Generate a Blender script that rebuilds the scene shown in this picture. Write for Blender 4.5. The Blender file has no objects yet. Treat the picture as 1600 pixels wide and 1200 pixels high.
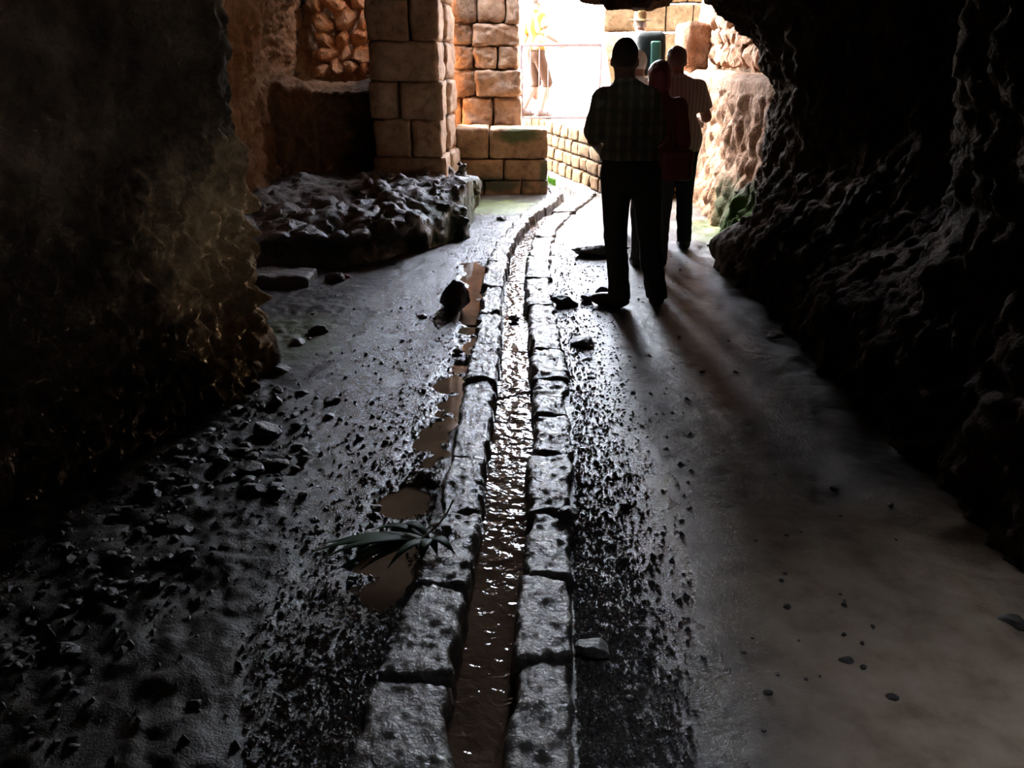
import bpy, math, random
import numpy as np
from mathutils import Vector, Matrix
random.seed(7)
SC = bpy.context.scene
COL = SC.collection
# ------------------------------------------------------------------ camera
FP = 1290.0; PITCH = math.radians(21.8); EYE = 1.6
cam = bpy.data.cameras.new('camera'); co = bpy.data.objects.new('camera', cam); COL.objects.link(co)
co.location = (0, 0, EYE); co.rotation_euler = (math.pi/2-PITCH, 0, 0)
cam.sensor_width = 36; cam.lens = 36*FP/1600; cam.clip_end = 500
SC.camera = co
# ------------------------------------------------------------------ sky, sun, openings
w = bpy.data.worlds.new('sky'); SC.world = w; w.use_nodes = True
nt = w.node_tree; bg = nt.nodes['Background']
sky = nt.nodes.new('ShaderNodeTexSky'); sky.sky_type = 'NISHITA'; sky.sun_disc = False
sky.sun_elevation = math.radians(48); sky.sun_rotation = math.radians(-42); sky.dust_density = 3.0; sky.altitude = 200
hs = nt.nodes.new('ShaderNodeHueSaturation'); hs.inputs['Saturation'].default_value = .55
nt.links.new(sky.outputs[0], hs.inputs['Color']); nt.links.new(hs.outputs[0], bg.inputs[0]); bg.inputs[1].default_value = 9.0
sun = bpy.data.lights.new('sun', 'SUN'); sun.energy = 14; sun.angle = math.radians(.6); sun.color = (1, .93, .82)
so = bpy.data.objects.new('sun', sun); COL.objects.link(so)
so.rotation_euler = Vector((-.45, .5, .75)).to_track_quat('Z', 'Y').to_euler()
def portal(name, loc, rot, sx, sy):
    l = bpy.data.lights.new(name, 'AREA'); l.shape = 'RECTANGLE'; l.size = sx; l.size_y = sy
    l.cycles.is_portal = True
    o = bpy.data.objects.new(name, l); COL.objects.link(o); o.location = loc; o.rotation_euler = rot
portal('daylight_portal_front', (.6, 9.9, 2.0), (-math.pi/2, 0, 0), 4.2, 4.2)
portal('daylight_portal_added_hole', (1.3, .9, 4.1), (0, 0, 0), .9, .9)  # portal over the unseen roof hole added to light the near floor
SC.view_settings.view_transform = 'Standard'; SC.view_settings.look = 'None'
SC.view_settings.exposure = 0.5; SC.view_settings.gamma = 1
SC.view_settings.use_curve_mapping = False
SC.cycles.use_denoising = True; SC.cycles.max_bounces = 7; SC.cycles.diffuse_bounces = 5
SC.cycles.glossy_bounces = 3; SC.cycles.caustics_reflective = False; SC.cycles.caustics_refractive = False
SC.cycles.sample_clamp_indirect = 8

def D(u, v):
    a = (u-800)/FP; b = (600-v)/FP
    return a, math.cos(PITCH)+b*math.sin(PITCH), -math.sin(PITCH)+b*math.cos(PITCH)
def G(u, v, z=0.0):
    d = D(u, v); t = (z-EYE)/d[2]; return d[0]*t, d[1]*t
def Pz(v, Y):
    d = D(800, v); return EYE+d[2]*Y/d[1]
def Px(u, v, Y):
    d = D(u, v); return d[0]*Y/d[1]
# ------------------------------------------------------------------ numpy noise
def _h(ix, iy, iz, s):
    n = (ix.astype(np.int64)*73856093) ^ (iy.astype(np.int64)*19349663) ^ (iz.astype(np.int64)*83492791) ^ (s*2654435)
    n = (n ^ (n >> 13))*1274126177; n = n & 0x7fffffff
    n = (n ^ (n >> 15))*2246822519 & 0x7fffffff
    return (n & 0xffff)/65535.0
def vnoise(p, s=0):
    i = np.floor(p).astype(np.int64); f = p-i; f = f*f*(3-2*f)
    r = 0
    for a in (0, 1):
        for b in (0, 1):
            for c in (0, 1):
                wt = (f[..., 0] if a else 1-f[..., 0])*(f[..., 1] if b else 1-f[..., 1])*(f[..., 2] if c else 1-f[..., 2])
                r = r+wt*_h(i[..., 0]+a, i[..., 1]+b, i[..., 2]+c, s)
    return r*2-1
def fbm(p, o=4, s=0, g=.5):
    r = 0; a = 1; q = np.array(p, float)
    for k in range(o):
        r = r+a*vnoise(q, s+k); q = q*2.03+3.7; a *= g
    return r
def ridge(p, o=4, s=0):
    r = 0; a = 1; q = np.array(p, float)
    for k in range(o):
        r = r+a*(1-2*np.abs(vnoise(q, s+k))); q = q*2.1+1.3; a *= .5
    return r
def worley(p, s=0):
    i = np.floor(p).astype(np.int64); d1 = np.full(p.shape[:-1], 9.); d2 = d1.copy()
    for a in (-1, 0, 1):
        for b in (-1, 0, 1):
            for c in (-1, 0, 1):
                q = i+np.array([a, b, c])
                f = np.stack([_h(q[..., 0], q[..., 1], q[..., 2], s+k) for k in (11, 12, 13)], -1)
                d = np.sqrt(((q+f-p)**2).sum(-1))
                d2 = np.minimum(d2, np.maximum(d, d1)); d1 = np.minimum(d1, d)
    return d1, d2
# ------------------------------------------------------------------ object helpers
def tag(o, label=None, cat=None, group=None, kind=None):
    if label: o['label'] = label
    if cat: o['category'] = cat
    if group: o['group'] = group
    if kind: o['kind'] = kind
    return o
def mk(name, V, F, mat, parent=None, smooth=True):
    me = bpy.data.meshes.new(name); me.from_pydata(np.asarray(V).tolist() if not isinstance(V, list) else V, [], F.tolist() if hasattr(F, 'tolist') else F)
    if mat: me.materials.append(mat)
    if smooth: me.polygons.foreach_set('use_smooth', [True]*len(me.polygons))
    me.update()
    o = bpy.data.objects.new(name, me); COL.objects.link(o)
    if parent: o.parent = parent
    return o
def empty(name, loc=(0, 0, 0), rz=0, **k):
    o = bpy.data.objects.new(name, None); COL.objects.link(o); o.location = loc; o.rotation_euler = (0, 0, rz)
    o.empty_display_size = .1; return tag(o, **k)
def gridfaces(n, m, flip=False):
    i = np.arange(n-1)[:, None]*m+np.arange(m-1)[None, :]
    q = np.stack([i, i+1, i+m+1, i+m], -1).reshape(-1, 4)
    return q[:, ::-1] if flip else q
def normals(g):
    a = np.gradient(g, axis=0); b = np.gradient(g, axis=1); n = np.cross(a, b)
    return n/(np.linalg.norm(n, axis=-1, keepdims=True)+1e-9)
def interp_poly(pts, n):
    pts = np.array(pts, float); d = np.r_[0, np.cumsum(np.linalg.norm(np.diff(pts, axis=0), axis=1))]
    t = np.linspace(0, d[-1], n); out = np.stack([np.interp(t, d, pts[:, k]) for k in range(pts.shape[1])], -1)
    return out
def smooth1(a, k=3, ax=0):
    for _ in range(k):
        b = a.copy(); sl = [slice(None)]*a.ndim; s0 = list(sl); s1 = list(sl); s2 = list(sl)
        s0[ax] = slice(1, -1); s1[ax] = slice(0, -2); s2[ax] = slice(2, None)
        b[tuple(s0)] = .5*a[tuple(s0)]+.25*(a[tuple(s1)]+a[tuple(s2)]); a = b
    return a
def sheet(name, profiles, ns, nt_, mat, disp, parent=None, kind='structure', sm=3, dense=None):
    """profiles: list of stations, each a list of points; loft them into a rough rock face"""
    m = max(len(p) for p in profiles)
    A = np.stack([interp_poly(p, nt_) for p in profiles])
    d = np.r_[0, np.cumsum(np.linalg.norm(np.diff(A[:, 0:1].mean(1), axis=0), axis=1)+1e-6)]
    t = np.linspace(0, d[-1], ns)
    if dense:   # spend the rows where the camera looks
        tt = np.linspace(0, d[-1], 4000); yy = np.interp(tt, d, A[:, 0, 1]); wt = np.where((yy > dense[0]) & (yy < dense[1]), 1, .16)
        cw = np.cumsum(wt); t = np.interp(np.linspace(cw[0], cw[-1], ns), cw, tt)
    g = np.stack([np.stack([np.interp(t, d, A[:, j, k]) for j in range(nt_)], 1) for k in range(3)], -1)
    g = smooth1(g, sm, 0); g = smooth1(g, sm, 1)
    n = normals(g)
    g = g+n*disp(g)[..., None]
    V = g.reshape(-1, 3); F = gridfaces(ns, nt_); fc = V[F].mean(1)
    F = F[~((np.abs(fc[:, 0]-1.3) < .5) & (np.abs(fc[:, 1]-.9) < .5) & (fc[:, 2] > 1.9))]  # keep the added roof hole clear of rock
    o = mk(name, V, F, mat, parent)
    if kind: o['kind'] = kind
    return o
def nets(fn, lo, hi, h):
    lo = np.array(lo, float); n = np.ceil((np.array(hi)-lo)/h).astype(int)+1
    ax = [lo[k]+h*np.arange(n[k]) for k in range(3)]
    P = np.stack(np.meshgrid(*ax, indexing='ij'), -1)
    val = fn(P)
    val[0] = val[-1] = np.maximum(val[0], .01); val[:, 0] = np.maximum(val[:, 0], .01); val[:, -1] = np.maximum(val[:, -1], .01)
    val[:, :, 0] = np.maximum(val[:, :, 0], .01); val[:, :, -1] = np.maximum(val[:, :, -1], .01); val[0] = np.maximum(val[0], .01); val[-1] = np.maximum(val[-1], .01)
    S = val < 0
    c = [n[0]-1, n[1]-1, n[2]-1]
    acc = np.zeros(c+[3]); cnt = np.zeros(c)
    offs = [(a, b, d) for a in (0, 1) for b in (0, 1) for d in (0, 1)]
    def sub(A, o): return A[o[0]:o[0]+c[0], o[1]:o[1]+c[1], o[2]:o[2]+c[2]]
    for o in offs:
        for k in range(3):
            if o[k]: continue
            o2 = list(o); o2[k] = 1
            v0 = sub(val, o); v1 = sub(val, o2); m = (v0 < 0) != (v1 < 0)
            t = np.where(m, v0/np.where(m, v0-v1, 1), 0)
            for j in range(3):
                acc[..., j] += np.where(m, o[j]+(t if j == k else 0), 0)
            cnt += m
    act = cnt > 0; idx = -np.ones(c, int); idx[act] = np.arange(act.sum())
    cell = np.stack(np.nonzero(act), -1)
    V = lo+h*(cell+acc[act]/cnt[act][:, None])
    F = []
    for k in range(3):
        a, b = [(1, 2), (2, 0), (0, 1)][k]
        o2 = [0, 0, 0]; o2[k] = 1
        s0 = S[:n[0]-o2[0], :n[1]-o2[1], :n[2]-o2[2]]; s1 = S[o2[0]:, o2[1]:, o2[2]:]
        e = np.stack(np.nonzero(s0 != s1), -1)
        e = e[(e[:, a] > 0) & (e[:, b] > 0) & (e[:, a] < n[a]-1) & (e[:, b] < n[b]-1)]
        da = np.zeros(3, int); da[a] = 1; db = np.zeros(3, int); db[b] = 1
        q = np.stack([idx[tuple((e-x).T)] for x in (da+db, db, 0*da, da)], -1)
        fl = ~s0[tuple(e.T)]
        q[fl] = q[fl][:, ::-1]
        F.append(q)
    F = np.concatenate(F); F = F[(F >= 0).all(1)]
    return V, F
# ------------------------------------------------------------------ materials
class NT:
    def __init__(s, name):
        s.m = bpy.data.materials.new(name); s.m.use_nodes = True; s.t = s.m.node_tree; s.b = s.t.nodes['Principled BSDF']
        s.tc = s.t.nodes.new('ShaderNodeTexCoord')
    def n(s, typ, **k):
        nd = s.t.nodes.new(typ)
        for a, v in k.items():
            if a.startswith('_'): setattr(nd, a[1:], v)
            else: nd.inputs[a].default_value = v
        return nd
    def l(s, a, b): s.t.links.new(a, b)
    def noise(s, scale, detail=4, rough=.55, vec=None, dist=0.):
        nd = s.n('ShaderNodeTexNoise', Scale=scale, Detail=detail, Roughness=rough, Distortion=dist); s.l(vec or s.tc.outputs['Object'], nd.inputs['Vector']); return nd.outputs['Fac']
    def ramp(s, f, stops):
        r = s.n('ShaderNodeValToRGB'); s.l(f, r.inputs[0]); e = r.color_ramp.elements
        while len(e) < len(stops): e.new(.5)
        for x, (p, c) in zip(e, stops): x.position = p; x.color = (*c, 1) if len(c) == 3 else c
        return r.outputs[0]
    def mix(s, f, a, b):
        m = s.n('ShaderNodeMix', _data_type='RGBA')
        for v, i in ((f, 0), (a, 6), (b, 7)):
            if hasattr(v, 'links'): s.l(v, m.inputs[i])
            else: m.inputs[i].default_value = v if i == 0 else (*v, 1)
        return m.outputs[2]
    def math(s, op, a, b=0., c=0., clamp=False):
        m = s.n('ShaderNodeMath', _operation=op, _use_clamp=clamp)
        for i, v in enumerate((a, b, c)):
            if hasattr(v, 'links'): s.l(v, m.inputs[i])
            else: m.inputs[i].default_value = v
        return m.outputs[0]
    def sstep(s, x, a, b):
        m = s.n('ShaderNodeMapRange', _interpolation_type='SMOOTHSTEP'); s.l(x, m.inputs[0]); m.inputs[1].default_value = a; m.inputs[2].default_value = b
        return m.outputs[0]
    def blob(s, c, r, vec=None, soft=.5):
        """soft mask around a place: moss, browner rock, or light painted into the wall corner"""
        d = s.n('ShaderNodeVectorMath', _operation='SUBTRACT'); s.l(vec or s.tc.outputs['Object'], d.inputs[0]); d.inputs[1].default_value = c
        e = s.n('ShaderNodeVectorMath', _operation='DIVIDE'); s.l(d.outputs[0], e.inputs[0]); e.inputs[1].default_value = r
        l = s.n('ShaderNodeVectorMath', _operation='LENGTH'); s.l(e.outputs[0], l.inputs[0])
        nz = s.noise(7, 4)
        x = s.math('ADD', l.outputs['Value'], s.math('MULTIPLY', s.math('SUBTRACT', nz, .5), 1.2))
        return s.math('SUBTRACT', 1., s.sstep(x, 1-soft, 1+soft*.4))
    def bump(s, h, strength=.5, dist=.02, prev=None):
        b = s.n('ShaderNodeBump', Strength=strength, Distance=dist); s.l(h, b.inputs['Height'])
        if prev: s.l(prev, b.inputs['Normal'])
        s.l(b.outputs[0], s.b.inputs['Normal']); return b.outputs[0]
    def col(s, c):
        if hasattr(c, 'links'): s.l(c, s.b.inputs['Base Color'])
        else: s.b.inputs['Base Color'].default_value = (*c, 1)
    def rough(s, r):
        if hasattr(r, 'links'): s.l(r, s.b.inputs['Roughness'])
        else: s.b.inputs['Roughness'].default_value = r

def rock(name, c1, c2, c3, rough=(.45, .8), bs=.6, scale=1., moss_lit_patches=(), damp=None, gloss=.4):
    m = NT(name)
    geo = m.n('ShaderNodeNewGeometry'); pos = geo.outputs['Position']
    a = m.noise(2.2*scale, 5, .6, pos); b = m.noise(9*scale, 6, .6, pos, .6); c = m.noise(40*scale, 5, .6, pos)
    col = m.ramp(a, [(.3, c1), (.5, c2), (.7, c3)])
    dark = m.ramp(b, [(.3, (.35, .35, .35)), (.55, (1, 1, 1))])
    mm = m.n('ShaderNodeMix', _data_type='RGBA', _blend_type='MULTIPLY'); mm.inputs[0].default_value = .75
    m.l(col, mm.inputs[6]); m.l(dark, mm.inputs[7]); col = mm.outputs[2]
    for (ctr, r, mc) in moss_lit_patches:
        col = m.mix(m.blob(ctr, r, pos), col, mc)
    m.col(col)
    m.rough(m.math('MULTIPLY_ADD', c, rough[1]-rough[0], rough[0]))
    m.b.inputs['Specular IOR Level'].default_value = gloss
    n1 = m.bump(b, bs, .03); m.bump(c, bs, .008, n1)
    return m.m
M = {}
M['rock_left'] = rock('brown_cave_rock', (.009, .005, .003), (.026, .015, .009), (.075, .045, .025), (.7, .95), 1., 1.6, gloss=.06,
    moss_lit_patches=[((-1.4, 4.0, .60), (.5, .55, .65), (.30, .185, .09)), ((-2.4, 8.2, 1.0), (.8, 3.2, 2.2), (.17, .085, .04))])  # first patch paints light caught by the corner; second is browner recess rock
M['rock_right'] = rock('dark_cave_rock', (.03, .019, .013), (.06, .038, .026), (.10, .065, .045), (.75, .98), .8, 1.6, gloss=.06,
    moss_lit_patches=[((1.9, 7.0, .25), (.35, .5, .35), (.06, .10, .02)), ((2.1, 8.6, .1), (.3, .6, .25), (.07, .11, .02))])
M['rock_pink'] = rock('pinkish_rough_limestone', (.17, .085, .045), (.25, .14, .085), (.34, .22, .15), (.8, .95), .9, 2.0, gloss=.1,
    moss_lit_patches=[((2.05, 7.9, .2), (.4, .7, .35), (.06, .065, .028))])
M['rock_orange'] = rock('orange_rubble_stone', (.42, .17, .06), (.55, .26, .11), (.6, .36, .2), (.5, .85), .7, 1.5)
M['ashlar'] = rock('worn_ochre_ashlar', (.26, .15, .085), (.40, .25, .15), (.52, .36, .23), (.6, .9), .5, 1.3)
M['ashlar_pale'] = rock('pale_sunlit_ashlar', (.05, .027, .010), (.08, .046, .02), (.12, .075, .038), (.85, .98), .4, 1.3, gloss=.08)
M['plinth'] = rock('mossy_damp_ashlar', (.20, .115, .06), (.32, .19, .105), (.40, .26, .15), (.5, .85), .6, 1.5,
    moss_lit_patches=[((.08, 10.2, .70), (.30, .35, .10), (.06, .075, .02)), ((-.3, 10.2, .12), (.5, .3, .10), (.06, .065, .035)), ((.40, 10.2, .25), (.08, .3, .2), (.07, .08, .035))])
M['ledge'] = rock('grey_wet_outcrop', (.08, .06, .048), (.125, .10, .08), (.19, .155, .125), (.28, .6), .8, 2.2, gloss=.55,
    moss_lit_patches=[((-.55, 7.6, .15), (.5, .6, .3), (.05, .075, .03)), ((-.4, 8.4, .2), (.3, .5, .35), (.08, .10, .03))])
M['kerb'] = rock('wet_grey_kerb_stone', (.07, .056, .044), (.12, .10, .08), (.18, .155, .125), (.14, .3), .6, 3., gloss=.65)
M['stone'] = rock('dark_wet_stone', (.03, .025, .02), (.06, .05, .04), (.10, .08, .065), (.2, .5), .5, 4., gloss=.6)
M['pale_stone'] = rock('pale_stone', (.4, .38, .34), (.5, .48, .44), (.6, .58, .54), (.4, .7), .5, 4.)
M['mortar'] = rock('earthy_mortar', (.16, .09, .05), (.24, .15, .09), (.3, .2, .12), (.8, .95), .8, 3.)

def floor_mat():
    m = NT('wet_trodden_earth'); geo = m.n('ShaderNodeNewGeometry'); pos = geo.outputs['Position']
    sp = m.n('ShaderNodeSeparateXYZ'); m.l(pos, sp.inputs[0]); X, Y = sp.outputs[0], sp.outputs[1]
    big = m.noise(1.6, 5, .6, pos); mid = m.noise(7, 6, .6, pos); fine = m.noise(55, 6, .65, pos); gr = m.noise(170, 3, .6, pos)
    col = m.ramp(mid, [(.3, (.02, .016, .012)), (.5, (.05, .041, .032)), (.62, (.075, .063, .05)), (.75, (.11, .09, .072))])
    # dry sandy earth at the right, near the camera
    dry = m.math('MULTIPLY', m.sstep(m.math('ADD', X, m.math('MULTIPLY', big, .5)), .62, 1.3), m.math('SUBTRACT', 1., m.sstep(m.math('ADD', Y, big), 2.7, 3.7)))
    col = m.mix(dry, col, m.ramp(mid, [(.3, (.24, .17, .11)), (.5, (.38, .285, .19)), (.7, (.46, .355, .25))]))
    for c, r, mc in [((-.35, 9.3, 0), (.8, .55, .3), (.16, .19, .06)), ((2.0, 7.9, 0), (.35, .7, .3), (.12, .15, .05)), ((-1.3, 4.7, 0), (.35, .5, .3), (.10, .11, .05))]:
        col = m.mix(m.blob(c, r, pos), col, mc)
    m.col(col)
    # wetness follows the runnel
    xc = m.math('ADD', X, m.math('MULTIPLY_ADD', m.sstep(Y, 2.4, 3.8), .28, -.03)); ax = m.math('ABSOLUTE', xc)
    wet = m.math('SUBTRACT', 1., m.sstep(m.math('ADD', ax, m.math('MULTIPLY', big, .35)), .65, 1.15))
    ro = m.math('MULTIPLY_ADD', wet, -.22, .39)
    ro = m.math('MULTIPLY_ADD', dry, .45, ro, True)
    ro = m.math('ADD', ro, m.math('MULTIPLY', m.math('SUBTRACT', mid, .5), .25), 0, True)
    m.rough(ro)
    m.l(m.math('MULTIPLY_ADD', wet, .77, .18), m.b.inputs['Specular IOR Level'])
    b1 = m.bump(mid, .35, .02); b2 = m.bump(fine, .7, .009, b1); m.bump(gr, 1., .0035, b2)
    return m.m
M['floor'] = floor_mat()
def water_mat(name, c, rip, sc):
    m = NT(name); geo = m.n('ShaderNodeNewGeometry'); pos = geo.outputs['Position']
    a = m.noise(6, 3, .5, pos)
    m.col(m.ramp(a, [(.3, tuple(x*.6 for x in c)), (.7, c)])); m.rough(.04); m.b.inputs['IOR'].default_value = 1.33
    m.b.inputs['Specular IOR Level'].default_value = .7
    if rip: m.bump(m.noise(sc, 2, .5, pos, .8), rip, .012)
    return m.m
M['water'] = water_mat('muddy_running_water', (.14, .09, .06), .5, 24)
M['puddle'] = water_mat('muddy_still_water', (.26, .17, .11), .04, 9)
def plain(name, c, r=.6, spec=.3, metal=0., bs=0., sc=30):
    m = NT(name)
    if bs:
        f = m.noise(sc, 4); m.col(m.ramp(f, [(.3, tuple(x*.75 for x in c)), (.7, c)])); m.bump(f, bs, .01)
    else:
        f = m.noise(sc*.3, 3); m.col(m.ramp(f, [(.3, tuple(x*.88 for x in c)), (.7, c)]))
    m.rough(r); m.b.inputs['Specular IOR Level'].default_value = spec; m.b.inputs['Metallic'].default_value = metal
    return m.m
def cloth(name, c1, c2, sx=0, sz=0, c3=None):
    m = NT(name); sp = m.n('ShaderNodeSeparateXYZ'); m.l(m.tc.outputs['Object'], sp.inputs[0])
    col = None
    fx = m.math('SINE', m.math('MULTIPLY', sp.outputs[0], sx)) if sx else None
    fz = m.math('SINE', m.math('MULTIPLY', sp.outputs[2], sz)) if sz else None
    f = m.sstep(fx, .2, .7) if fx is not None else m.noise(4, 3)
    col = m.mix(f, c1, c2)
    if fz is not None: col = m.mix(m.math('MULTIPLY', m.sstep(fz, .2, .7), .5), col, c3 or c2)
    m.col(col); m.rough(.9); m.b.inputs['Specular IOR Level'].default_value = .1
    m.bump(m.noise(14, 4), .5, .02); return m.m
M['skin'] = plain('skin', (.42, .22, .15), .5, .3, bs=.1)
M['skin_pale'] = plain('sunlit_skin', (.26, .13, .09), .5, .3, bs=.1)
M['plaid'] = cloth('dark_green_plaid', (.34, .35, .28), (.60, .56, .45), 95, 80, (.20, .32, .27))
M['darkpants'] = cloth('black_trousers', (.10, .10, .10), (.13, .13, .125))
M['navy'] = cloth('dark_navy_trousers', (.012, .018, .028), (.02, .03, .04))
M['stripe'] = cloth('white_striped_shirt', (.50, .43, .38), (.33, .28, .24), 190)
M['maroon'] = cloth('maroon_cloth', (.16, .035, .04), (.20, .05, .05))
M['greyshirt'] = cloth('grey_shawl', (.16, .12, .10), (.2, .15, .12))
M['whiteshirt'] = cloth('white_shirt', (.75, .73, .70), (.65, .63, .60))
M['yellow'] = cloth('yellow_patterned_shirt', (.20, .11, .015), (.36, .30, .18), 50, 60, (.10, .04, .015))
M['khaki'] = cloth('brown_cropped_trousers', (.045, .022, .012), (.06, .032, .018))
M['darkhair'] = plain('dark_hair', (.10, .065, .05), .5, .4, bs=.8, sc=80)
M['redhair'] = plain('red_dyed_hair', (.26, .02, .035), .4, .5, bs=.8, sc=80)
M['greyhair'] = plain('grey_stubble_hair', (.22, .17, .14), .6, .3, bs=.5, sc=90)
M['whitehair'] = plain('white_hair', (.72, .70, .66), .6, .3, bs=.6, sc=80)
M['leather'] = plain('black_leather', (.015, .013, .012), .4, .5)
M['shoe_brown'] = plain('brown_shoe_leather', (.10, .065, .045), .5, .4)
M['redbag'] = plain('dark_red_leather', (.16, .02, .025), .45, .4, bs=.2)
M['hat'] = plain('tan_straw', (.15, .08, .022), .8, .2, bs=.5, sc=60)
M['pack'] = plain('black_nylon', (.012, .016, .016), .8, .1, bs=.3)
M['packgreen'] = plain('green_nylon', (.01, .07, .05), .5, .4, bs=.3)
M['jeans'] = cloth('blue_jeans', (.05, .09, .16), (.08, .13, .2))
M['rail'] = plain('painted_pale_metal', (.13, .085, .08), .6, .2)
M['leaf'] = plain('dark_wet_leaf', (.016, .046, .014), .55, .15, bs=.3)
M['stem'] = plain('leaf_stem', (.10, .06, .03), .5, .4)
M['grass'] = plain('bright_grass', (.14, .32, .04), .6, .3)
M['ground'] = plain('sunlit_pale_ground', (.42, .38, .33), .9, .1, bs=.3, sc=8)
M['sign'] = plain('faded_pink_panel', (.16, .08, .08), .7, .2)
M['white'] = plain('white_plastic', (.7, .7, .7), .5, .4, bs=.4)
M['red'] = plain('red_plastic', (.35, .04, .04), .5, .4)
M['eye'] = plain('eye', (.03, .02, .02), .2, .6)

# ------------------------------------------------------------------ runnel tables  (y, left_outer, left_inner, right_inner, right_outer)
RUN = np.array([
 (0.9, -.47, -.19, -.03, .14), (1.51, -.38, -.17, -.01, .15), (1.76, -.36, -.17, .0, .16), (2.19, -.31, -.15, .03, .18), (2.61, -.28, -.135, .065, .21),
 (3.12, -.265, -.12, .09, .25), (4.0, -.24, -.08, .11, .28), (5.12, -.215, -.08, .115, .285), (6.09, -.21, -.065, .11, .285),
 (6.8, -.18, -.03, .135, .31), (7.45, -.13, .01, .18, .37), (8.0, -.05, .085, .25, .45), (8.53, .05, .18, .34, .56), (9.1, .18, .34, .49, .73), (9.73, .35, .52, .67, .90),
 (10.2, .47, .62, .80, 1.02), (10.7, .44, .58, .76, .96), (11.2, .28, .42, .61, .80), (12.1, -.02, .14, .36, .54), (13.2, -.4, -.2, .02, .2)])
def run(y, k): return np.interp(y, RUN[:, 0], RUN[:, k])

# ------------------------------------------------------------------ floor
PUD = np.array([(2.0, -.75, -.36), (2.3, -.60, -.34), (2.7, -.47, -.31), (3.2, -.42, -.29), (4.0, -.35, -.25), (4.6, -.30, -.225), (5.2, -.33, -.225), (6.2, -.33, -.215), (6.9, -.42, -.22)])
def floor_z(x, y):
    p = np.stack([x, y, 0*x], -1)
    z = .006+.006*fbm(p*1.7, 3, 3)+.003*fbm(p*9, 3, 5)+.0022*fbm(p*30, 3, 6)
    left = np.clip((-x-.75-.3*vnoise(p*2, 9)-np.clip((y-3.2)*.10, -.2, .3))/.5, 0, 1)*np.clip((6.6-y)/1.5, 0, 1)
    z = z+left*(.010*fbm(p*5, 3, 21)+.010*fbm(p*19, 3, 22)+.008)
    right = np.clip((x-1.25)/.4, 0, 1); z = z+right*.02*fbm(p*5, 4, 31)
    # shallow trench that holds the puddles, left of the kerb
    pl = np.interp(y, PUD[:, 0], PUD[:, 1]); pr = np.interp(y, PUD[:, 0], PUD[:, 2])
    inp = np.clip(1.1-np.abs((x-(pl+pr)/2+.05*vnoise(p*5, 89))/((pr-pl)/2+.05))**2, 0, 1)*(np.clip((y-1.95)/.4, 0, 1)*np.clip((7.0-y)/.5, 0, 1))
    z = z+.010*inp*0-inp*(.030+.020*fbm(p*5, 3, 88)+.010*fbm(p*17, 3, 87)-.02*np.exp(-((y-2.97)/.08)**2)-.02*np.exp(-((y-4.38)/.06)**2)-.02*np.exp(-((y-5.05)/.06)**2))
    lo, ro = run(y, 1)+.03, run(y, 4)-.03
    cut = (x > lo) & (x < ro)
    return np.where(cut, -.16, z)
xs = np.concatenate([np.arange(-6, -2.2, .15), np.arange(-2.2, -.9, .016), np.arange(-.9, 1.0, .012), np.arange(1.0, 2.2, .02), np.arange(2.2, 3.2, .15)])
ys = np.concatenate([np.arange(-8, 1.0, .15), np.arange(1.0, 5, .015), np.arange(5, 10.5, .03), np.arange(10.5, 14, .1)])
X, Y = np.meshgrid(xs, ys, indexing='ij')
Z = floor_z(X, Y)
fl = mk('floor', np.stack([X, Y, Z], -1).reshape(-1, 3), gridfaces(len(xs), len(ys), True), M['floor']); fl['kind'] = 'structure'
mk_soil = mk('ground', [(-80, -60, -.3), (80, -60, -.3), (80, 120, -.3), (-80, 120, -.3)], [(0, 1, 2, 3)], M['ground'], smooth=False); mk_soil['kind'] = 'structure'

# ------------------------------------------------------------------ cave walls and roof
def d_left(g):
    q = g*np.array([1, 1, .6])
    w1, w2 = worley(q*3.2, 2)
    s = np.clip((g[..., 1]-3.0)/1.0, 0, 1)*np.clip((5.4-g[..., 1])/.6, 0, 1)*np.clip((1.5-g[..., 2])/.6, 0, 1)
    drip = ridge(g*np.array([7, 7, 2.6]), 3, 8)
    v1, v2 = worley(g*np.array([1, 1, .8])*8.5, 3)
    return .06*fbm(g*1.3, 3, 1)+.035*np.clip((w2-w1)*2, 0, 1)-.04+.03*np.clip((v2-v1)*2, 0, 1)+.035*fbm(g*8, 5, 4, .6)+s*(.07*drip-.03+.045*ridge(g*np.array([11, 11, 6.]), 4, 28)-.02)+s*.05*np.clip((v2-v1)*2, 0, 1)
LW = [(-2.5, -6), (-2.3, -3), (-2.1, 0), (-2.0, 1.5), (-1.93, 2.45), (-1.76, 2.9), (-1.57, 3.28), (-1.48, 3.62), (-1.41, 3.98), (-1.46, 4.25), (-1.75, 4.5), (-2.1, 4.9), (-2.35, 5.5), (-2.4, 6.5), (-2.45, 8), (-2.5, 9.5), (-2.6, 11.2)]
prof = []
for (x, y) in LW:
    near = y < 4.6
    q = -.36*min(1, max(0, (3.75-y)/.5)) if near else 0
    prof.append([(x-.02, y, -.12), (x+.02, y, .2), (x+(.03 if near else 0)+q*.8, y, .75), (x+(.07 if near else -.02)+q, y, 1.5), (x+.12+q, y, 2.1), (x+.4+q, y+.0, 2.7), (x+1.1, y, 3.2)])
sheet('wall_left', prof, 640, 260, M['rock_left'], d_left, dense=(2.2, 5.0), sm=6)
def d_right(g):
    w1, w2 = worley(g*2.6, 5)
    v1, v2 = worley(g*7., 6)
    return .09*fbm(g*1.2, 3, 41)+.03*np.clip((w2-w1)*2, 0, 1)-.05+.03*np.clip((v2-v1)*2, 0, 1)+.04*fbm(g*8, 5, 44, .6)
R = []
def rp(y, pts): R.append([(x, y, z) for x, z in pts])
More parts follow.
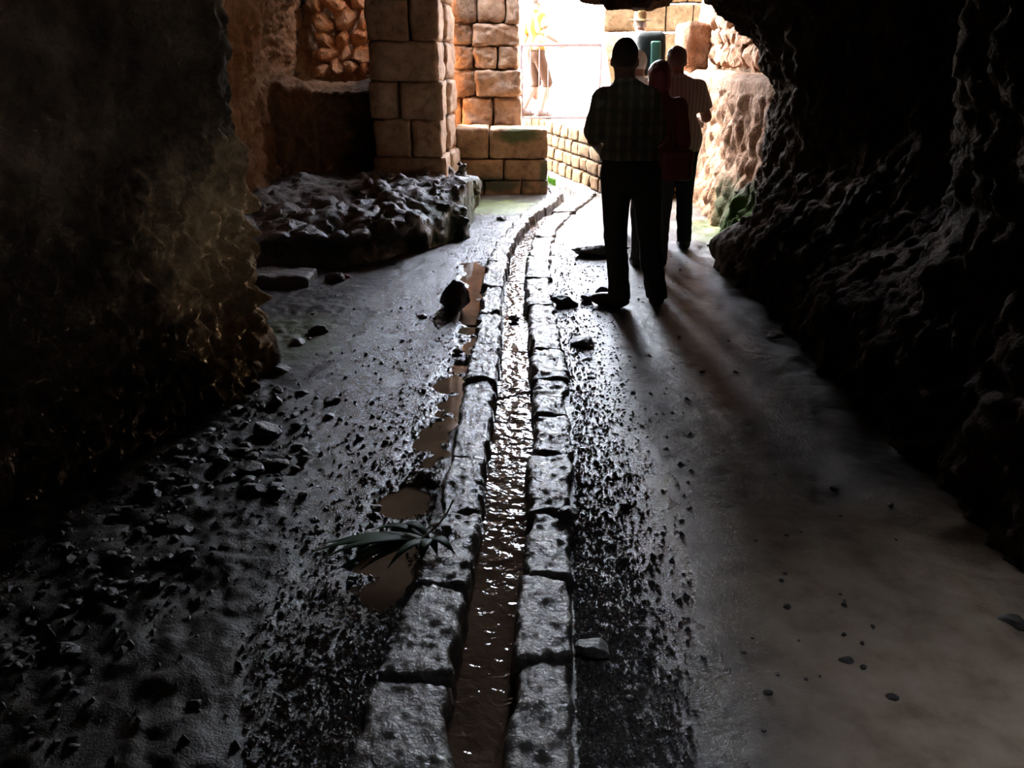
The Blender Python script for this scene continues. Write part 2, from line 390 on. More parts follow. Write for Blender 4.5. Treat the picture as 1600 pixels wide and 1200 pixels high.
for y, b, mth in [(-6, 2.2, 2.3), (-3, 2.0, 2.2), (0, 1.8, 2.0), (1.5, 1.72, 1.85), (2.3, 1.70, 1.82), (2.9, 1.70, 1.78), (3.4, 1.69, 1.80), (3.9, 1.70, 2.15), (4.6, 1.72, 2.35), (5.4, 1.66, 2.2), (6.0, 1.68, 2.0)]:
    rp(y, [(b+.02, -.15), (b+.02, .3), (mth, .9), (mth, 1.4), (mth-.1, 1.9), (mth-.5, 2.35), (mth-1.4, 2.7), (mth-2.6, 2.9)])
rp(6.6, [(1.85, -.15), (1.83, .3), (2.02, .8), (2.05, 1.3), (1.93, 1.75), (1.6, 2.06), (.9, 2.12), (.3, 2.5)])
Y0 = 6.95
rp(Y0, [(1.97, -.15), (1.95, .1)]+[(Px(u, v, Y0)+.03, Pz(v, Y0)) for u, v in [(1140, 340), (1190, 255), (1195, 205), (1215, 150), (1182, 105), (1180, 78), (1152, 42), (1112, 10), (1085, -12), (1040, -8), (1000, 4), (955, 10), (920, -4), (895, -60)]])
rp(7.25, [(2.25, -.15), (2.2, .3), (2.35, .8), (2.35, 1.2), (2.2, 1.6), (2.0, 1.95), (1.6, 2.15), (1.0, 2.2), (.7, 2.18), (.35, 2.5)])
rp(7.6, [(2.7, -.15), (2.7, .3), (2.7, .8), (2.6, 1.2), (2.5, 1.7), (2.2, 2.2), (1.6, 2.45), (1.0, 2.45), (.7, 2.5), (.35, 2.8)])
R = [r[::-1] for r in R]
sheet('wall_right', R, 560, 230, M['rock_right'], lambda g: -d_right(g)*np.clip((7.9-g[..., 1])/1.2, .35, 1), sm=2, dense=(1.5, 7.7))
# roof: higher to the left, open to the sky beyond the pillar
def ceil_z(x, y): return 2.75-.06*(x+.5)**2+.12*np.clip(-y, 0, 6)*0
cx = np.linspace(-4, 3.5, 120); cy = np.linspace(-6, 9.0, 240); CX, CY = np.meshgrid(cx, cy, indexing='ij')
pc = np.stack([CX, CY, 0*CX], -1)
CZ = 2.85+.18*fbm(pc*.9, 4, 61)+.05*fbm(pc*5, 3, 63)+.15*np.exp(-((CX+.3)/1.0)**4)*np.clip((CY-3)/3, 0, 1)
lim = np.where(CX < -.7, 9.5, np.where(CX < 1.6, 10.3, 11.9))  # unseen edge shaped for light: short over the recess, long toward the right
CY2 = np.where(CY > 0, CY*(lim+.25*vnoise(pc*2, 65))/9.0, CY)
top = np.stack([CX, CY2, CZ], -1); topv = top.reshape(-1, 3)
# thickness: outer skin above
out = topv+np.array([0, 0, 1.1]); nV = len(topv); nx, ny = len(cx), len(cy)
F = gridfaces(nx, ny)
fc_ = topv[F].mean(1); F = F[~((np.abs(fc_[:, 0]-1.3) < .38) & (np.abs(fc_[:, 1]-.9) < .38))].tolist()  # unseen hole added overhead to brighten the near floor
F += [[a+nV for a in f[::-1]] for f in F]
edge = [(i*ny+ny-1) for i in range(nx)]
F += [[a, b, b+nV, a+nV] for a, b in zip(edge[:-1], edge[1:])]
edge = [i*ny for i in range(nx)]
F += [[b, a, a+nV, b+nV] for a, b in zip(edge[:-1], edge[1:])]
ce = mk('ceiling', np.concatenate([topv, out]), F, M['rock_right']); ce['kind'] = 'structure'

st = [[(x, -5.6, -.2), (x, -5.6, 1.5), (x, -5.6, 3.4)] for x in (-3.5, 0, 3)]
sheet('wall_rear_added', st, 60, 40, M['rock_left'], lambda g: .1*fbm(g*2, 3, 3))  # unseen wall added to shut out light from behind the camera
def d_rough(a, s, sc=1.):
    def f(g):
        w1, w2 = worley(g*4.2*sc, s)
        return a*(.8*fbm(g*2.0*sc, 3, s)+.9*np.clip((w2-w1)*2, 0, 1)+.5*ridge(g*np.array([5, 5, 3.])*sc, 3, s+3))-.5*a
    return f
# back of the side recess: low rock with a shelf, set-back wall above
st = []
for x, y in [(-2.9, 8.7), (-2.4, 8.95), (-2.0, 9.1), (-1.65, 9.2), (-1.3, 9.3), (-.9, 9.5)]:
    k = .0 if x > -2.3 else .1
    st.append([(x, y, 0), (x, y+.02, .5), (x, y+.05, .95), (x, y+.02, 1.22+k), (x, y+.35, 1.30+k), (x, y+1.1, 1.28), (x, y+1.6, 1.25)])
sheet('wall_back', st, 150, 150, M['rock_left'], lambda g: -d_rough(.045, 15)(g), sm=1)
st = [[(x, 10.75, 0), (x, 10.72, 1.2), (x, 10.8, 2.0), (x, 10.85, 3.3)] for x in (-3.2, -2.4, -1.6, -.7)]
wb = sheet('wall_back', st, 130, 120, M['rock_orange'], lambda g: -d_rough(.04, 18)(g), sm=1)

# ------------------------------------------------------------------ block + stone meshes
def box_mesh(n=7):
    V = []; F = []; idx = {}
    def vid(p):
        k = tuple(int(round(c*1000)) for c in p)
        if k not in idx: idx[k] = len(V); V.append(p)
        return idx[k]
    for ax in range(3):
        for s in (-1, 1):
            a, b = (ax+1) % 3, (ax+2) % 3
            for i in range(n):
                for j in range(n):
                    q = []
                    for di, dj in ((0, 0), (1, 0), (1, 1), (0, 1)):
                        p = [0, 0, 0]; p[ax] = s; p[a] = -1+2*(i+di)/n; p[b] = -1+2*(j+dj)/n; q.append(vid(tuple(p)))
                    F.append(q if s > 0 else q[::-1])
    return np.array(V, float), F
BV, BF = box_mesh(7); BV9, BF9 = box_mesh(12)
def block(name, c, size, mat, parent, rz=0., r=.02, amp=.01, seed=0, fine=False, skew=None):
    V0, F = (BV9, BF9) if fine else (BV, BF)
    s = np.array(size)/2; V = V0*s; rr = min(r, s.min()*.6)
    inner = np.clip(V, -(s-rr), s-rr); d = V-inner; L = np.linalg.norm(d, axis=1, keepdims=True)
    nrm = np.where(L > 1e-9, d/np.maximum(L, 1e-9), 0); V = inner+nrm*rr
    q = V+seed*13.7; nn = V/np.maximum(np.linalg.norm(V/s, axis=1, keepdims=True)*s, 1e-6)
    nn = np.where(np.abs(V0) > .999, np.sign(V0), 0.); nn = nn/np.maximum(np.linalg.norm(nn, axis=1, keepdims=True), 1e-6)
    V = V+nn*(amp*(fbm(q*6, 3, seed % 50)+.7*fbm(q*20, 3, 7)))[:, None]
    ed = np.clip(1-(s-np.abs(V)).clip(0)/.05, 0, 1); ed = np.sort(ed, axis=1)[:, 1]
    V = V-nn*(ed*1.6*amp*np.clip(fbm(q*9, 2, 5)+.3, 0, 1))[:, None]
    if skew is not None: V[:, 0] += skew*V[:, 2]
    o = mk(name, V, F, mat, parent); o.location = c; o.rotation_euler = (0, 0, rz); return o
def ico(sub=3):
    import bmesh
    bm = bmesh.new(); bmesh.ops.create_icosphere(bm, subdivisions=sub, radius=1)
    V = np.array([v.co[:] for v in bm.verts]); F = [[v.index for v in f.verts] for f in bm.faces]; bm.free(); return V, F
IV, IF = ico(3); IV4, IF4 = ico(4); IV2, IF2 = ico(2)
def stone_mesh(name, size, mat, seed, sub=3, cuts=9, amp=.10):
    V0, F = {2: (IV2, IF2), 3: (IV, IF), 4: (IV4, IF4)}[sub]
    rng = np.random.RandomState(seed); V = V0.copy()
    for _ in range(cuts):
        n = rng.normal(size=3); n /= np.linalg.norm(n); d = rng.uniform(.55, .85)
        t = V@n; V = V-np.clip(t-d, 0, None)[:, None]*n
    V = V*(1+amp*fbm(V0*2.2+seed, 3, seed % 40))[:, None]
    V = V*np.array(size)/2/.8
    me = bpy.data.meshes.new(name); me.from_pydata(V.tolist(), [], F); me.materials.append(mat)
    me.polygons.foreach_set('use_smooth', [sub > 3]*len(me.polygons)); return me
def link(name, me, loc, rot=(0, 0, 0), parent=None, sc=1.):
    o = bpy.data.objects.new(name, me); COL.objects.link(o); o.location = loc; o.rotation_euler = rot
    o.scale = (sc,)*3 if not hasattr(sc, '__len__') else sc
    if parent: o.parent = parent
    return o

# ------------------------------------------------------------------ pillar of ashlar
pil = empty('stone_pillar', (-1.05, 9.4, 0), label='squared ashlar pillar with brightly lit right side, standing behind the rock outcrop', cat='pillar')
pv = [312, 246, 187, 128, 64, -2, -70, -150]
for i in range(7):
    z0, z1 = Pz(pv[i], 9.0), Pz(pv[i+1], 9.0)
    if i == 0: z0 = 0.02
    xr = -.72+.02*random.uniform(-1, 1)+(.03 if i == 0 else 0); xl = -1.45+.03*random.uniform(-1, 1)
    split = [None, .55, .42, None, .6, None, .5][i]
    zc, hz = (z0+z1)/2-0, (z1-z0)-.003
    segs = [(xl, xr)] if not split else [(xl, xl+(xr-xl)*split-.006), (xl+(xr-xl)*split+.006, xr)]
    for a, b in segs:
        block('stone_block', ((a+b)/2+1.05, -.1+random.uniform(-.015, .015), zc), (b-a, .62, hz), M['ashlar'], pil, 0, .009, .013, 100+i*3+int(a*10) % 7, True)
    # deeper course behind, splayed to the right
    block('stone_block', (xr+1.05-.15, .52, zc), (.42, .60, hz*.97), M['ashlar'], pil, -.06, .035, .014, 140+i, True)

# ------------------------------------------------------------------ wall beyond the pillar, plinth
fw = empty('wall_front', (0, 0, 0), kind='structure')
FY = 10.85
rows = [(-160, -95, [690, 760, 815]), (-95, -40, [690, 740, 812]), (-40, 36, [700, 745, 789, 812]), (37, 71, [700, 738, 812]), (72, 108, [700, 740, 777, 811]), (110, 151, [700, 743, 814]), (152, 200, [700, 722, 770, 815]), (200, 245, [700, 760, 818]), (245, 300, [700, 760, 816])]
for k, (v0, v1, us) in enumerate(rows):
    z1, z0 = Pz(v0, FY), Pz(v1, FY)
    for a, b in zip(us[:-1], us[1:]):
        xa, xb = Px(a, (v0+v1)/2, FY), Px(b, (v0+v1)/2, FY)
        small = a == 700 and k < 7
        block('stone_block', ((xa+xb)/2, FY+.3+random.uniform(-.02, .02)+(.02 if small else 0), (z0+z1)/2), (xb-xa-.006, .6, z1-z0-.006), M['ashlar'] if not small else M['mortar'], fw, random.uniform(-.02, .02), .018, .018, 200+k*7+a % 5, True)
block('mortar_core', (-.35, FY+.36, 1.9), (.84, .5, 3.9), M['mortar'], fw, 0, .02, .01, 3)
pl = empty('stone_plinth', (-.12, 10.5, 0), label='low mossy ashlar plinth beside the bend of the water channel', cat='plinth')
z3, z2, z1 = .785, .42, .17
for (a, b, zz0, zz1) in [(-.68, -.28, z2, z3), (-.27, .43, z2, z3-.01), (-.68, -.1, z1, z2), (-.09, .43, z1, z2), (-.69, -.35, -.02, z1), (-.34, .1, -.02, z1), (.11, .44, -.02, z1)]:
    block('stone_block', ((a+b)/2+.12, random.uniform(-.008, .008), (zz0+zz1)/2), (b-a-.006, .56, zz1-zz0-.006), M['plinth'], pl, 0, .015, .008, 300+int(a*50), True)

# ------------------------------------------------------------------ retaining wall, terrace, steps
rw = empty('retaining_wall', (0, 0, 0), label='sunlit ashlar retaining wall behind the far bend of the channel', cat='wall')
ax_, bx_ = np.array([1.17, 9.95]), np.array([.25, 13.6]); L = np.linalg.norm(bx_-ax_); dr = (bx_-ax_)/L; ang = math.atan2(dr[1], dr[0])
nrm2 = np.array([dr[1], -dr[0]])
hz = [0, .19, .36, .53, .70]
for r in range(4):
    s = -.02+.1*r % .2
    while s < L:
        ln = random.uniform(.26, .46); c = ax_+dr*(s+ln/2)+nrm2*.12
        zb = (hz[r]+hz[r+1])/2
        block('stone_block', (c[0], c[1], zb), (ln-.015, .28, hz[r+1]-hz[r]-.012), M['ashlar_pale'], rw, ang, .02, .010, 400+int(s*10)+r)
        s += ln
# terrace slab beyond
tv = [(1.17, 9.98), (.25, 13.6), (-14, 14.5), (-60, 60), (60, 60), (40, 11.2), (1.30, 11.2)]
tv = [(1.30, 9.98), (.42, 13.6), (-3, 14.0), (-60, 20), (-60, 90), (60, 90), (60, 12.2), (2.7, 12.2), (2.7, 11.2), (1.30, 11.2)]
n = len(tv)
te = mk('terrace', [(x, y, .69) for x, y in tv]+[(x, y, -.1) for x, y in tv], [list(range(n))[::-1]]+[[i, (i+1) % n, (i+1) % n+n, i+n] for i in range(n)], M['ground'], smooth=False); te['kind'] = 'structure'
sp_ = empty('stone_steps', (1.69, 9.9, 0), label='worn stone steps rising to the terrace ahead of the queue', cat='steps')
for i in range(4):
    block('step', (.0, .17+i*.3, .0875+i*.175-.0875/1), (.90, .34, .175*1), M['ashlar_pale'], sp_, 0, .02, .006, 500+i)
    sp_.children[-1].location.z = .0875*(2*i+1)
    if i: block('step_fill', (.0, .32+i*.3, .0875*i), (.88, .3*1.0+.3*(3-i), .175*i-.01), M['mortar'], sp_, 0, .01, .003, 510+i)

# ------------------------------------------------------------------ lit rock side beyond the arch
st = []
for x, y in [(2.32, 7.0), (2.20, 7.5), (2.14, 8.2), (2.16, 9.0), (2.22, 9.6), (2.28, 11.2), (2.3, 12.4)]:
    st.append([(x-.12, y, -.1), (x-.08, y, .25), (x, y, .6), (x+.03, y, 1.0), (x+.0, y, 1.36), (x+.06, y, 1.40), (x+.5, y, 1.41)][::-1])
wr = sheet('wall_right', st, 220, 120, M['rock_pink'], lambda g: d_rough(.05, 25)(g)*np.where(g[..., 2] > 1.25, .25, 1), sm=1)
st = [[(2.62, y, 1.3), (2.62, y, 2.2), (2.7, y, 3.4)][::-1] for y in (7.0, 9, 11, 12.6)]
wu = sheet('wall_right', st, 110, 60, M['mortar'], lambda g: d_rough(.02, 27)(g), sm=0)
rng = np.random.RandomState(5)
smeshes = [stone_mesh('stone', (.9, 1, 1), M['rock_pink'], 30+i, 3, 6, .12) for i in range(6)]
z = 1.47
while z < 3.0:
    y = 7.9+rng.uniform(0, .2); hh = rng.uniform(.13, .24)
    while y < 11.2:
        ln = rng.uniform(.14, .32)
        link('stone', smeshes[rng.randint(6)], (2.56+rng.uniform(-.02, .02), y+ln/2, z+hh/2+rng.uniform(-.02, .02)), (rng.uniform(-.3, .3), 0, rng.uniform(-.2, .2)), wu, (.22, ln*1.02, hh*1.05))
        y += ln
    z += hh
block('stone_block', (2.32, 11.45, 1.68), (.36, .5, .56), M['rock_pink'], wu, .1, .06, .02, 61, True)
# stones of the rubble in the recess
smo = [stone_mesh('stone', (1, .9, 1), M['rock_orange'], 50+i, 3, 6, .12) for i in range(6)]
z = 1.36
while z < 2.6:
    x = -2.45+rng.uniform(0, .15); hh = rng.uniform(.13, .24)
    while x < -1.25:
        ln = rng.uniform(.14, .3)
        link('stone', smo[rng.randint(6)], (x+ln/2, 10.62+rng.uniform(-.03, .03), z+hh/2+rng.uniform(-.03, .03)), (0, rng.uniform(-.5, .5), 0), wb, (ln*1.0, .2, hh*1.0))
        x += ln
    z += hh

# ------------------------------------------------------------------ pale building wall outside
bw = empty('building_wall', (0, 14.6, 0), label='pale squared stone building wall outside, behind the hatted climber', cat='wall')
bx = [Px(u, 30, 14.4) for u in (944, 986, 1030, 1072, 1110)]
for k, zz in enumerate([.69, 1.1, 1.5, 1.93, 2.36, 2.8, 3.2]):
    for i in range(4):
        o_ = .1*(k % 2)
        pink = (k == 2 and i == 0)
        a, b = bx[i]+(o_ if i else 0), bx[i+1]+(o_ if i < 3 else 0)
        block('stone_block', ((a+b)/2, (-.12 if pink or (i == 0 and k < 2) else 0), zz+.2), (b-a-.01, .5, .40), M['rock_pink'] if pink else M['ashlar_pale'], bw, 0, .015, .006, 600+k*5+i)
block('stone_block', ((bx[3]+.35), -1.6, 2.2), (.5, .5, 1.3), M['ashlar'], bw, .2, .03, .02, 650, True)

# ------------------------------------------------------------------ rocky lip hanging in the opening
def f_lip(p):
    q = (p-np.array([.98, 7.3, 2.17]))/np.array([.55, .3, .24]); d = (np.linalg.norm(q, axis=-1)-1)*.26
    return d+.05*fbm(p*5, 3, 71)+.03*ridge(p*9, 2, 72)
# (part of the roof)
V, F = nets(f_lip, (.2, 6.9, 1.8), (1.9, 8.1, 2.7), .03)
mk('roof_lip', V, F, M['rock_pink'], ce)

# ------------------------------------------------------------------ rock outcrop (ledge)
LO = np.array([(-2.6, 6.35), (-2.05, 6.38), (-1.75, 6.30), (-1.31, 6.45), (-1.05, 6.62), (-.86, 6.85), (-.62, 7.3), (-.45, 7.8), (-.36, 8.35), (-.42, 8.9), (-.62, 9.2), (-.9, 9.35)])
def f_ledge(p):
    x, y, z = p[..., 0], p[..., 1], p[..., 2]
    fy = np.interp(x, [-2.6, -2.05, -1.75, -1.31, -1.05, -.86, -.62, -.45, -.36], [6.4, 6.5, 6.5, 6.55, 6.7, 6.95, 7.4, 7.95, 8.7])
    fx = np.interp(y, [6.4, 6.8, 7.3, 7.8, 8.35, 8.9, 9.3], [-1.5, -.9, -.62, -.46, -.36, -.42, -.7])
    d = np.maximum((fy-y)*.75, (x-fx)*.85)
    top_ = .27+.13*np.clip((y-6.5)/1.6, 0, 1)+.10*np.exp(-((x+.75)**2+(y-8.2)**2)/.15)+.05*np.exp(-((x+.5)**2+(y-8.7)**2)/.04)
    under = .16*np.exp(-((z-.10)/.10)**2)*np.clip((-.75-x)/.15, 0, 1)      # hollow under the front edge
    d = d+under-.05
    dd = np.maximum(d, z-top_)+.25*0
    w1, w2 = worley(p*np.array([3.6, 3.6, 5]), 33)
    for c_, r_ in (((-.72, 8.55, .30), (.16, .18, .22)), ((-.48, 8.75, .22), (.13, .2, .25)), ((-.98, 8.25, .34), (.2, .2, .16)), ((-.62, 7.75, .14), (.2, .24, .22)), ((-1.0, 7.1, .2), (.2, .22, .18)), ((-1.75, 6.75, .24), (.3, .2, .14))):
        dd = np.minimum(dd, (np.linalg.norm((p-np.array(c_))/np.array(r_), axis=-1)-1)*min(r_))
    return dd+.085*fbm(p*3.4, 5, 81, .55)-.07*np.clip((w2-w1)*1.6, 0, .8)+.04+.02*ridge(p*11, 2, 83)
V, F = nets(f_ledge, (-2.75, 6.15, -.08), (-.2, 9.45, .80), .024)
led = mk('rock_outcrop', V, F, M['ledge']); tag(led, 'long wet rough grey rock outcrop lying along the left side before the pillar', 'rock')
# low slab in front of its left end
def f_slab(p):
    q = np.abs(p-np.array([-1.75, 6.02, .03]))-np.array([.24, .12, .03]); d = np.linalg.norm(np.maximum(q, 0), axis=-1)-.03
    return d+.02*fbm(p*7, 3, 91)
V, F = nets(f_slab, (-2.1, 5.8, -.08), (-1.4, 6.25, .16), .018)
tag(mk('rock_slab', V, F, M['ledge']), 'low flat rock slab on the floor in front of the left end of the outcrop', 'rock')
# big foot stone at the left corner
def f_foot(p):
    q = (p-np.array([-1.40, 4.22, .06]))/np.array([.15, .22, .27]); d = (np.linalg.norm(q, axis=-1)-1)*.2
    return d+.035*fbm(p*6, 4, 95)+.02*ridge(p*10, 2, 96)
V, F = nets(f_foot, (-1.7, 3.85, -.06), (-1.0, 4.65, .6), .018)
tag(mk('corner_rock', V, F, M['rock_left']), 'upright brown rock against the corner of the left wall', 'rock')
# low rock at the right, under the arch
def f_rr(p):
    a = (p-np.array([1.86, 6.35, .12]))/np.array([.26, .5, .30]); b = (p-np.array([2.08, 7.15, .1]))/np.array([.24, .4, .45])
    d = np.minimum((np.linalg.norm(a, axis=-1)-1)*.25, (np.linalg.norm(b, axis=-1)-1)*.24)
    w1, w2 = worley(p*5, 35)
    return d+.04*fbm(p*6, 3, 97)-.03*np.clip((w2-w1)*2, 0, 1)+.01
V, F = nets(f_rr, (1.4, 5.7, -.06), (2.5, 7.7, .75), .025)
tag(mk('mossy_rock', V, F, M['rock_right']), 'dark mossy rock at the foot of the right wall behind the men', 'rock')

# ------------------------------------------------------------------ water channel: kerb stones, bed, water
ch = empty('water_channel', (0, 0, 0), label='narrow stone-kerbed water channel curving down the middle of the floor', cat='channel')
def kerb(side, y0, y1, seed):
    n, m = 21, max(20, int((y1-y0)/.012)); m = min(m, 44)
    k0, k1 = (1, 2) if side < 0 else (3, 4)
    rg = np.random.RandomState(seed)
    t = np.linspace(0, 1, m); sx = np.linspace(0, 1, n)
    T, S = np.meshgrid(t, sx, indexing='ij')
    sk0, sk1 = rg.uniform(-.02, .02, 2); yy = y0+(y1-y0)*T+(sk0*(1-T)+sk1*T)*(S-.5)*2*.8
    j0, j1 = rg.uniform(-.012, .012, 2)
    xa = run(yy, k0)+j0; xb = run(yy, k1)+j1*.7
    xx = xa+(xb-xa)*S
    p = np.stack([xx, yy, 0*xx], -1)
    # wobble the outline
    xx = xx+.020*fbm(p*10+seed, 3, 3)*(np.abs(S-.5)*2)**2
    yy = yy+.018*fbm(p*12+seed+9, 3, 4)*(np.abs(T-.5)*2)**3
    e = np.minimum(np.minimum(S, 1-S)*(xb-xa), np.minimum(T, 1-T)*(y1-y0))
    top_ = .028+rg.uniform(-.006, .012)+.007*fbm(p*13+seed, 4, 5)+.004*ridge(p*30, 2, 6)
    rd = np.clip(e/.016, 0, 1); top_ = top_-.014*(1-rd)**2
    V = np.stack([xx, yy, top_], -1)
    border = []
    idx = np.arange(n*m).reshape(m, n)
    ring = list(idx[0, :])+list(idx[1:, -1])+list(idx[-1, -2::-1])+list(idx[-2:0:-1, 0])
    Vt = V.reshape(-1, 3); F = gridfaces(m, n, True).tolist()
    base = len(Vt); c = Vt.mean(0); low = []
    r1 = Vt[ring].copy(); r1[:, 2] -= .05+.01*rg.uniform(size=len(ring)); r1[:, :2] += (r1[:, :2]-c[:2])*np.array([.06, .01])
    r2 = r1.copy(); r2[:, 2] = -.17; r2[:, :2] += (r2[:, :2]-c[:2])*np.array([.10, .01])
    Vt = np.concatenate([Vt, r1, r2]); K = len(ring)
    for i in range(K):
        j = (i+1) % K
        F.append([ring[i], ring[j], base+j, base+i]); F.append([base+i, base+j, base+K+j, base+K+i])
    o = mk('kerb_stone', Vt, F, M['kerb'], ch); return o
ly = [G(0, v)[1] for v in (1290, 1075, 928, 812, 724, 603, 545, 495, 455, 415, 385, 360, 340)]+[9.2, 9.75, 10.25, 10.7, 11.2, 11.8, 12.5, 13.1]
ry = [G(0, v)[1] for v in (1290, 1046, 916, 815, 720, 657, 603, 555, 515, 482, 440, 405, 375, 350)]+[8.9, 9.4, 9.9, 10.3, 10.75, 11.3, 11.9, 12.5, 13.1]
for s, yy in ((-1, ly), (1, ry)):
    for i, (a, b) in enumerate(zip(yy[:-1], yy[1:])):
        g = .004 if b > 3 else .006
        kerb(s, a+g, b-g, (900 if s > 0 else 950)+i)
yb = np.linspace(.9, 13.1, 240)
def strip(name, y, k0, k1, ex, zf, nseg, mat, parent=None):
    T = np.linspace(0, 1, nseg); YY, TT = np.meshgrid(y, T, indexing='ij')
    xa = run(YY, k0)-ex; xb = run(YY, k1)+ex; XX = xa+(xb-xa)*TT
    return mk(name, np.stack([XX, YY, zf(XX, YY)], -1).reshape(-1, 3), gridfaces(len(y), nseg, True), mat, parent)
strip('channel_bed', yb, 2, 3, .05, lambda x, y: -.135+.01*fbm(np.stack([x, y, 0*x], -1)*9, 3, 2), 8, M['mortar'], ch)
yw = np.arange(.9, 13.1, .011)
def wz(x, y):
    p = np.stack([x*1.0, y*.9, 0*x], -1)
    a = .0035*ridge(p*np.array([16, 11, 1]), 2, 55)+.0022*fbm(p*34, 2, 56)
    for yc in (1.83, 2.22, 2.75, 4.0):
        a = a+.006*np.exp(-((y-yc-.04*np.sin(x*22))/.013)**2)
    calm = np.clip(.55+1.1*vnoise(p*np.array([3, 2.2, 1]), 59), .12, 1)
    return -.062+a*calm
tag(strip('running_water', yw, 2, 3, .012, wz, 26, M['water']), 'shallow rippling brown water running in the kerbed channel', 'water')
# muddy puddle strip to the left of the kerb
def puddle(y0, y1, label, seed):
    ys_ = np.linspace(y0, y1, 40); T = np.linspace(0, 1, 10); YY, TT = np.meshgrid(ys_, T, indexing='ij')
    a = np.interp(YY, PUD[:, 0], PUD[:, 1])-.10; b = run(YY, 1)+.01
    XX = a+(b-a)*TT
    tag(mk('puddle', np.stack([XX, YY, 0*XX-.0125], -1).reshape(-1, 3), gridfaces(40, 10, True), M['puddle']), label, 'puddle')
puddle(1.95, 2.95, 'nearest dark muddy puddle left of the channel, by the leafy sprig', 1)
puddle(3.0, 4.35, 'long brown puddle beside the offset kerb stones of the channel', 2)
puddle(4.4, 5.0, 'small pale brown puddle in front of the boulder beside the kerb', 3)
puddle(5.05, 6.9, 'far reddish brown puddle between the boulder and the kerb', 4)

# ------------------------------------------------------------------ loose stones
def loose(u, v, wpx, hr, label, seed, cat='stone', name='stone', mat='stone', dr=.8, sub=3, z0=0.0, cuts=9):
    x, y = G(u, v, z0); dep = y*math.cos(PITCH)+(EYE-z0)*math.sin(PITCH); s = wpx*dep/FP
    me = stone_mesh(name, (s, s*dr, s*hr), M[mat], seed, sub, cuts)
    me.transform(Matrix.Translation((0, 0, 0)))
    o = link(name, me, (x, y+s*dr*.3, z0+s*hr*.40), (0, 0, random.uniform(-.3, .3))); tag(o, label, cat); return o
loose(709, 487, 46, 1.08, 'dark squarish boulder standing alone left of the channel', 3, 'boulder', 'boulder', dr=.9, sub=4, cuts=14)
o = loose(945, 402, 92, .22, 'long flat dark slab lying behind the plaid-shirted man', 12, 'stone', 'flat_stone', dr=.35, sub=4)
for a in [
 (876, 480, 30, .6, 'lumpy dark stone by the right kerb, left of the plaid-shirted man'),
 (892, 478, 20, .5, 'small flat stone touching the lumpy dark stone by the right kerb'),
 (916, 473, 17, .8, 'small round dark stone midway between kerb and the man\'s left shoe'),
 (940, 459, 17, .6, 'small stone just behind the toe of the man\'s left shoe'),
 (912, 541, 34, .4, 'flat dark stone on the bright wet floor in front of the shoes'),
 (716, 553, 15, .6, 'small stone at the edge of the puddle below the boulder'),
 (660, 497, 13, .5, 'tiny stone a little left of the boulder'),
 (411, 685, 44, .5, 'largest dark stone near the foot of the left corner'),
 (383, 706, 24, .5, 'dark stone just in front of the largest left-hand stone'),
 (345, 733, 24, .8, 'pale-topped stone at left end of the stone cluster'),
 (388, 745, 40, .5, 'broad dark stone in the middle of the left stone cluster'),
 (416, 732, 22, .6, 'wet shining stone at the right end of the left stone cluster'),
 (402, 777, 28, .6, 'wedge-shaped stone below the left stone cluster'),
 (474, 725, 16, .8, 'single upright little stone right of the left stone cluster'),
 (497, 524, 30, .5, 'pointed stone alone on the grey floor left of the boulder'),
 (462, 542, 22, .6, 'light-edged stone on the mossy patch by the left corner'),
 (432, 588, 34, .5, 'dark stone tucked beside the upright corner rock'),
 (519, 632, 24, .45, 'dark flat stone in the middle of the left floor'),
 (513, 655, 18, .45, 'smaller stone just below the dark flat middle stone'),
 (472, 618, 18, .5, 'dark little stone right of the corner rubble'),
 (562, 688, 12, .8, 'tiny upright stone nearer the puddle strip'),
 (586, 800, 17, .7, 'small stone on the glistening floor above the leafy sprig'),
 (577, 845, 30, .5, 'dark flat stone just above the leafy sprig'),
 (94, 1030, 44, .6, 'pebble-topped lump low on the left edge of the floor'),
 (303, 1106, 18, .7, 'lone dark stone near the bottom left of the floor'),
 (304, 1155, 16, .5, 'flatter dark stone directly below the lone bottom-left stone'),
 (332, 888, 16, .5, 'small stone on the smooth grey floor left of the sprig'),
 (930, 1030, 50, .5, 'muddy dark lump right of the channel near the camera'),
 (972, 878, 18, .6, 'small dark stone right of the channel, level with the sprig'),
 (975, 795, 14, .7, 'tiny dark stone right of the channel, farther than its neighbour'),
 (1303, 768, 13, .6, 'lone pebble in the dim right part of the floor'),
 (1325, 1036, 20, .25, 'thin dark chip lying on the dry sandy floor'),
 (1590, 985, 40, .4, 'pale stone at the right edge against the wall foot'),
 (1107, 385, 7, .7, 'tiny pebble on the floor right of the striped-shirted man'),
 (1212, 530, 26, .4, 'low stone at the foot of the right wall'),
 (1090, 312, 16, .8, 'pale pinkish stone at the foot of the lit right rock'),
 (784, 345, 14, .5, 'small stone on the left floor near the channel bend')]:
    loose(*a, seed=int(a[0]+a[1]*3) % 997, sub=3)
loose(803, 503, 14, .7, 'small dark stone sitting in the running water', 77, z0=-.06)
loose(888, 812, 36, .4, 'broken dark stone lying on the right kerb', 78, z0=.03)
loose(640, 352, 17, 1.3, 'wet glinting stone standing on top of the outcrop', 79, z0=.5*0+.42, mat='ledge')
loose(540, 436, 11, .6, 'tiny reddish stone in front of the outcrop', 80, mat='red')
loose(522, 442, 26, .7, 'grey stone beside the tiny reddish one, before the outcrop', 81, mat='ledge')
loose(478, 438, 30, .6, 'rough grey stone right of the flat slab before the outcrop', 82, mat='ledge')
loose(402, 478, 24, .9, 'crumpled white scrap at the foot of the left wall', 83, 'scrap', 'paper_scrap', 'white', cuts=14)
pm = [stone_mesh('pebble', (1, .8, .55), M['stone'], 700+i, 2, 6) for i in range(8)]
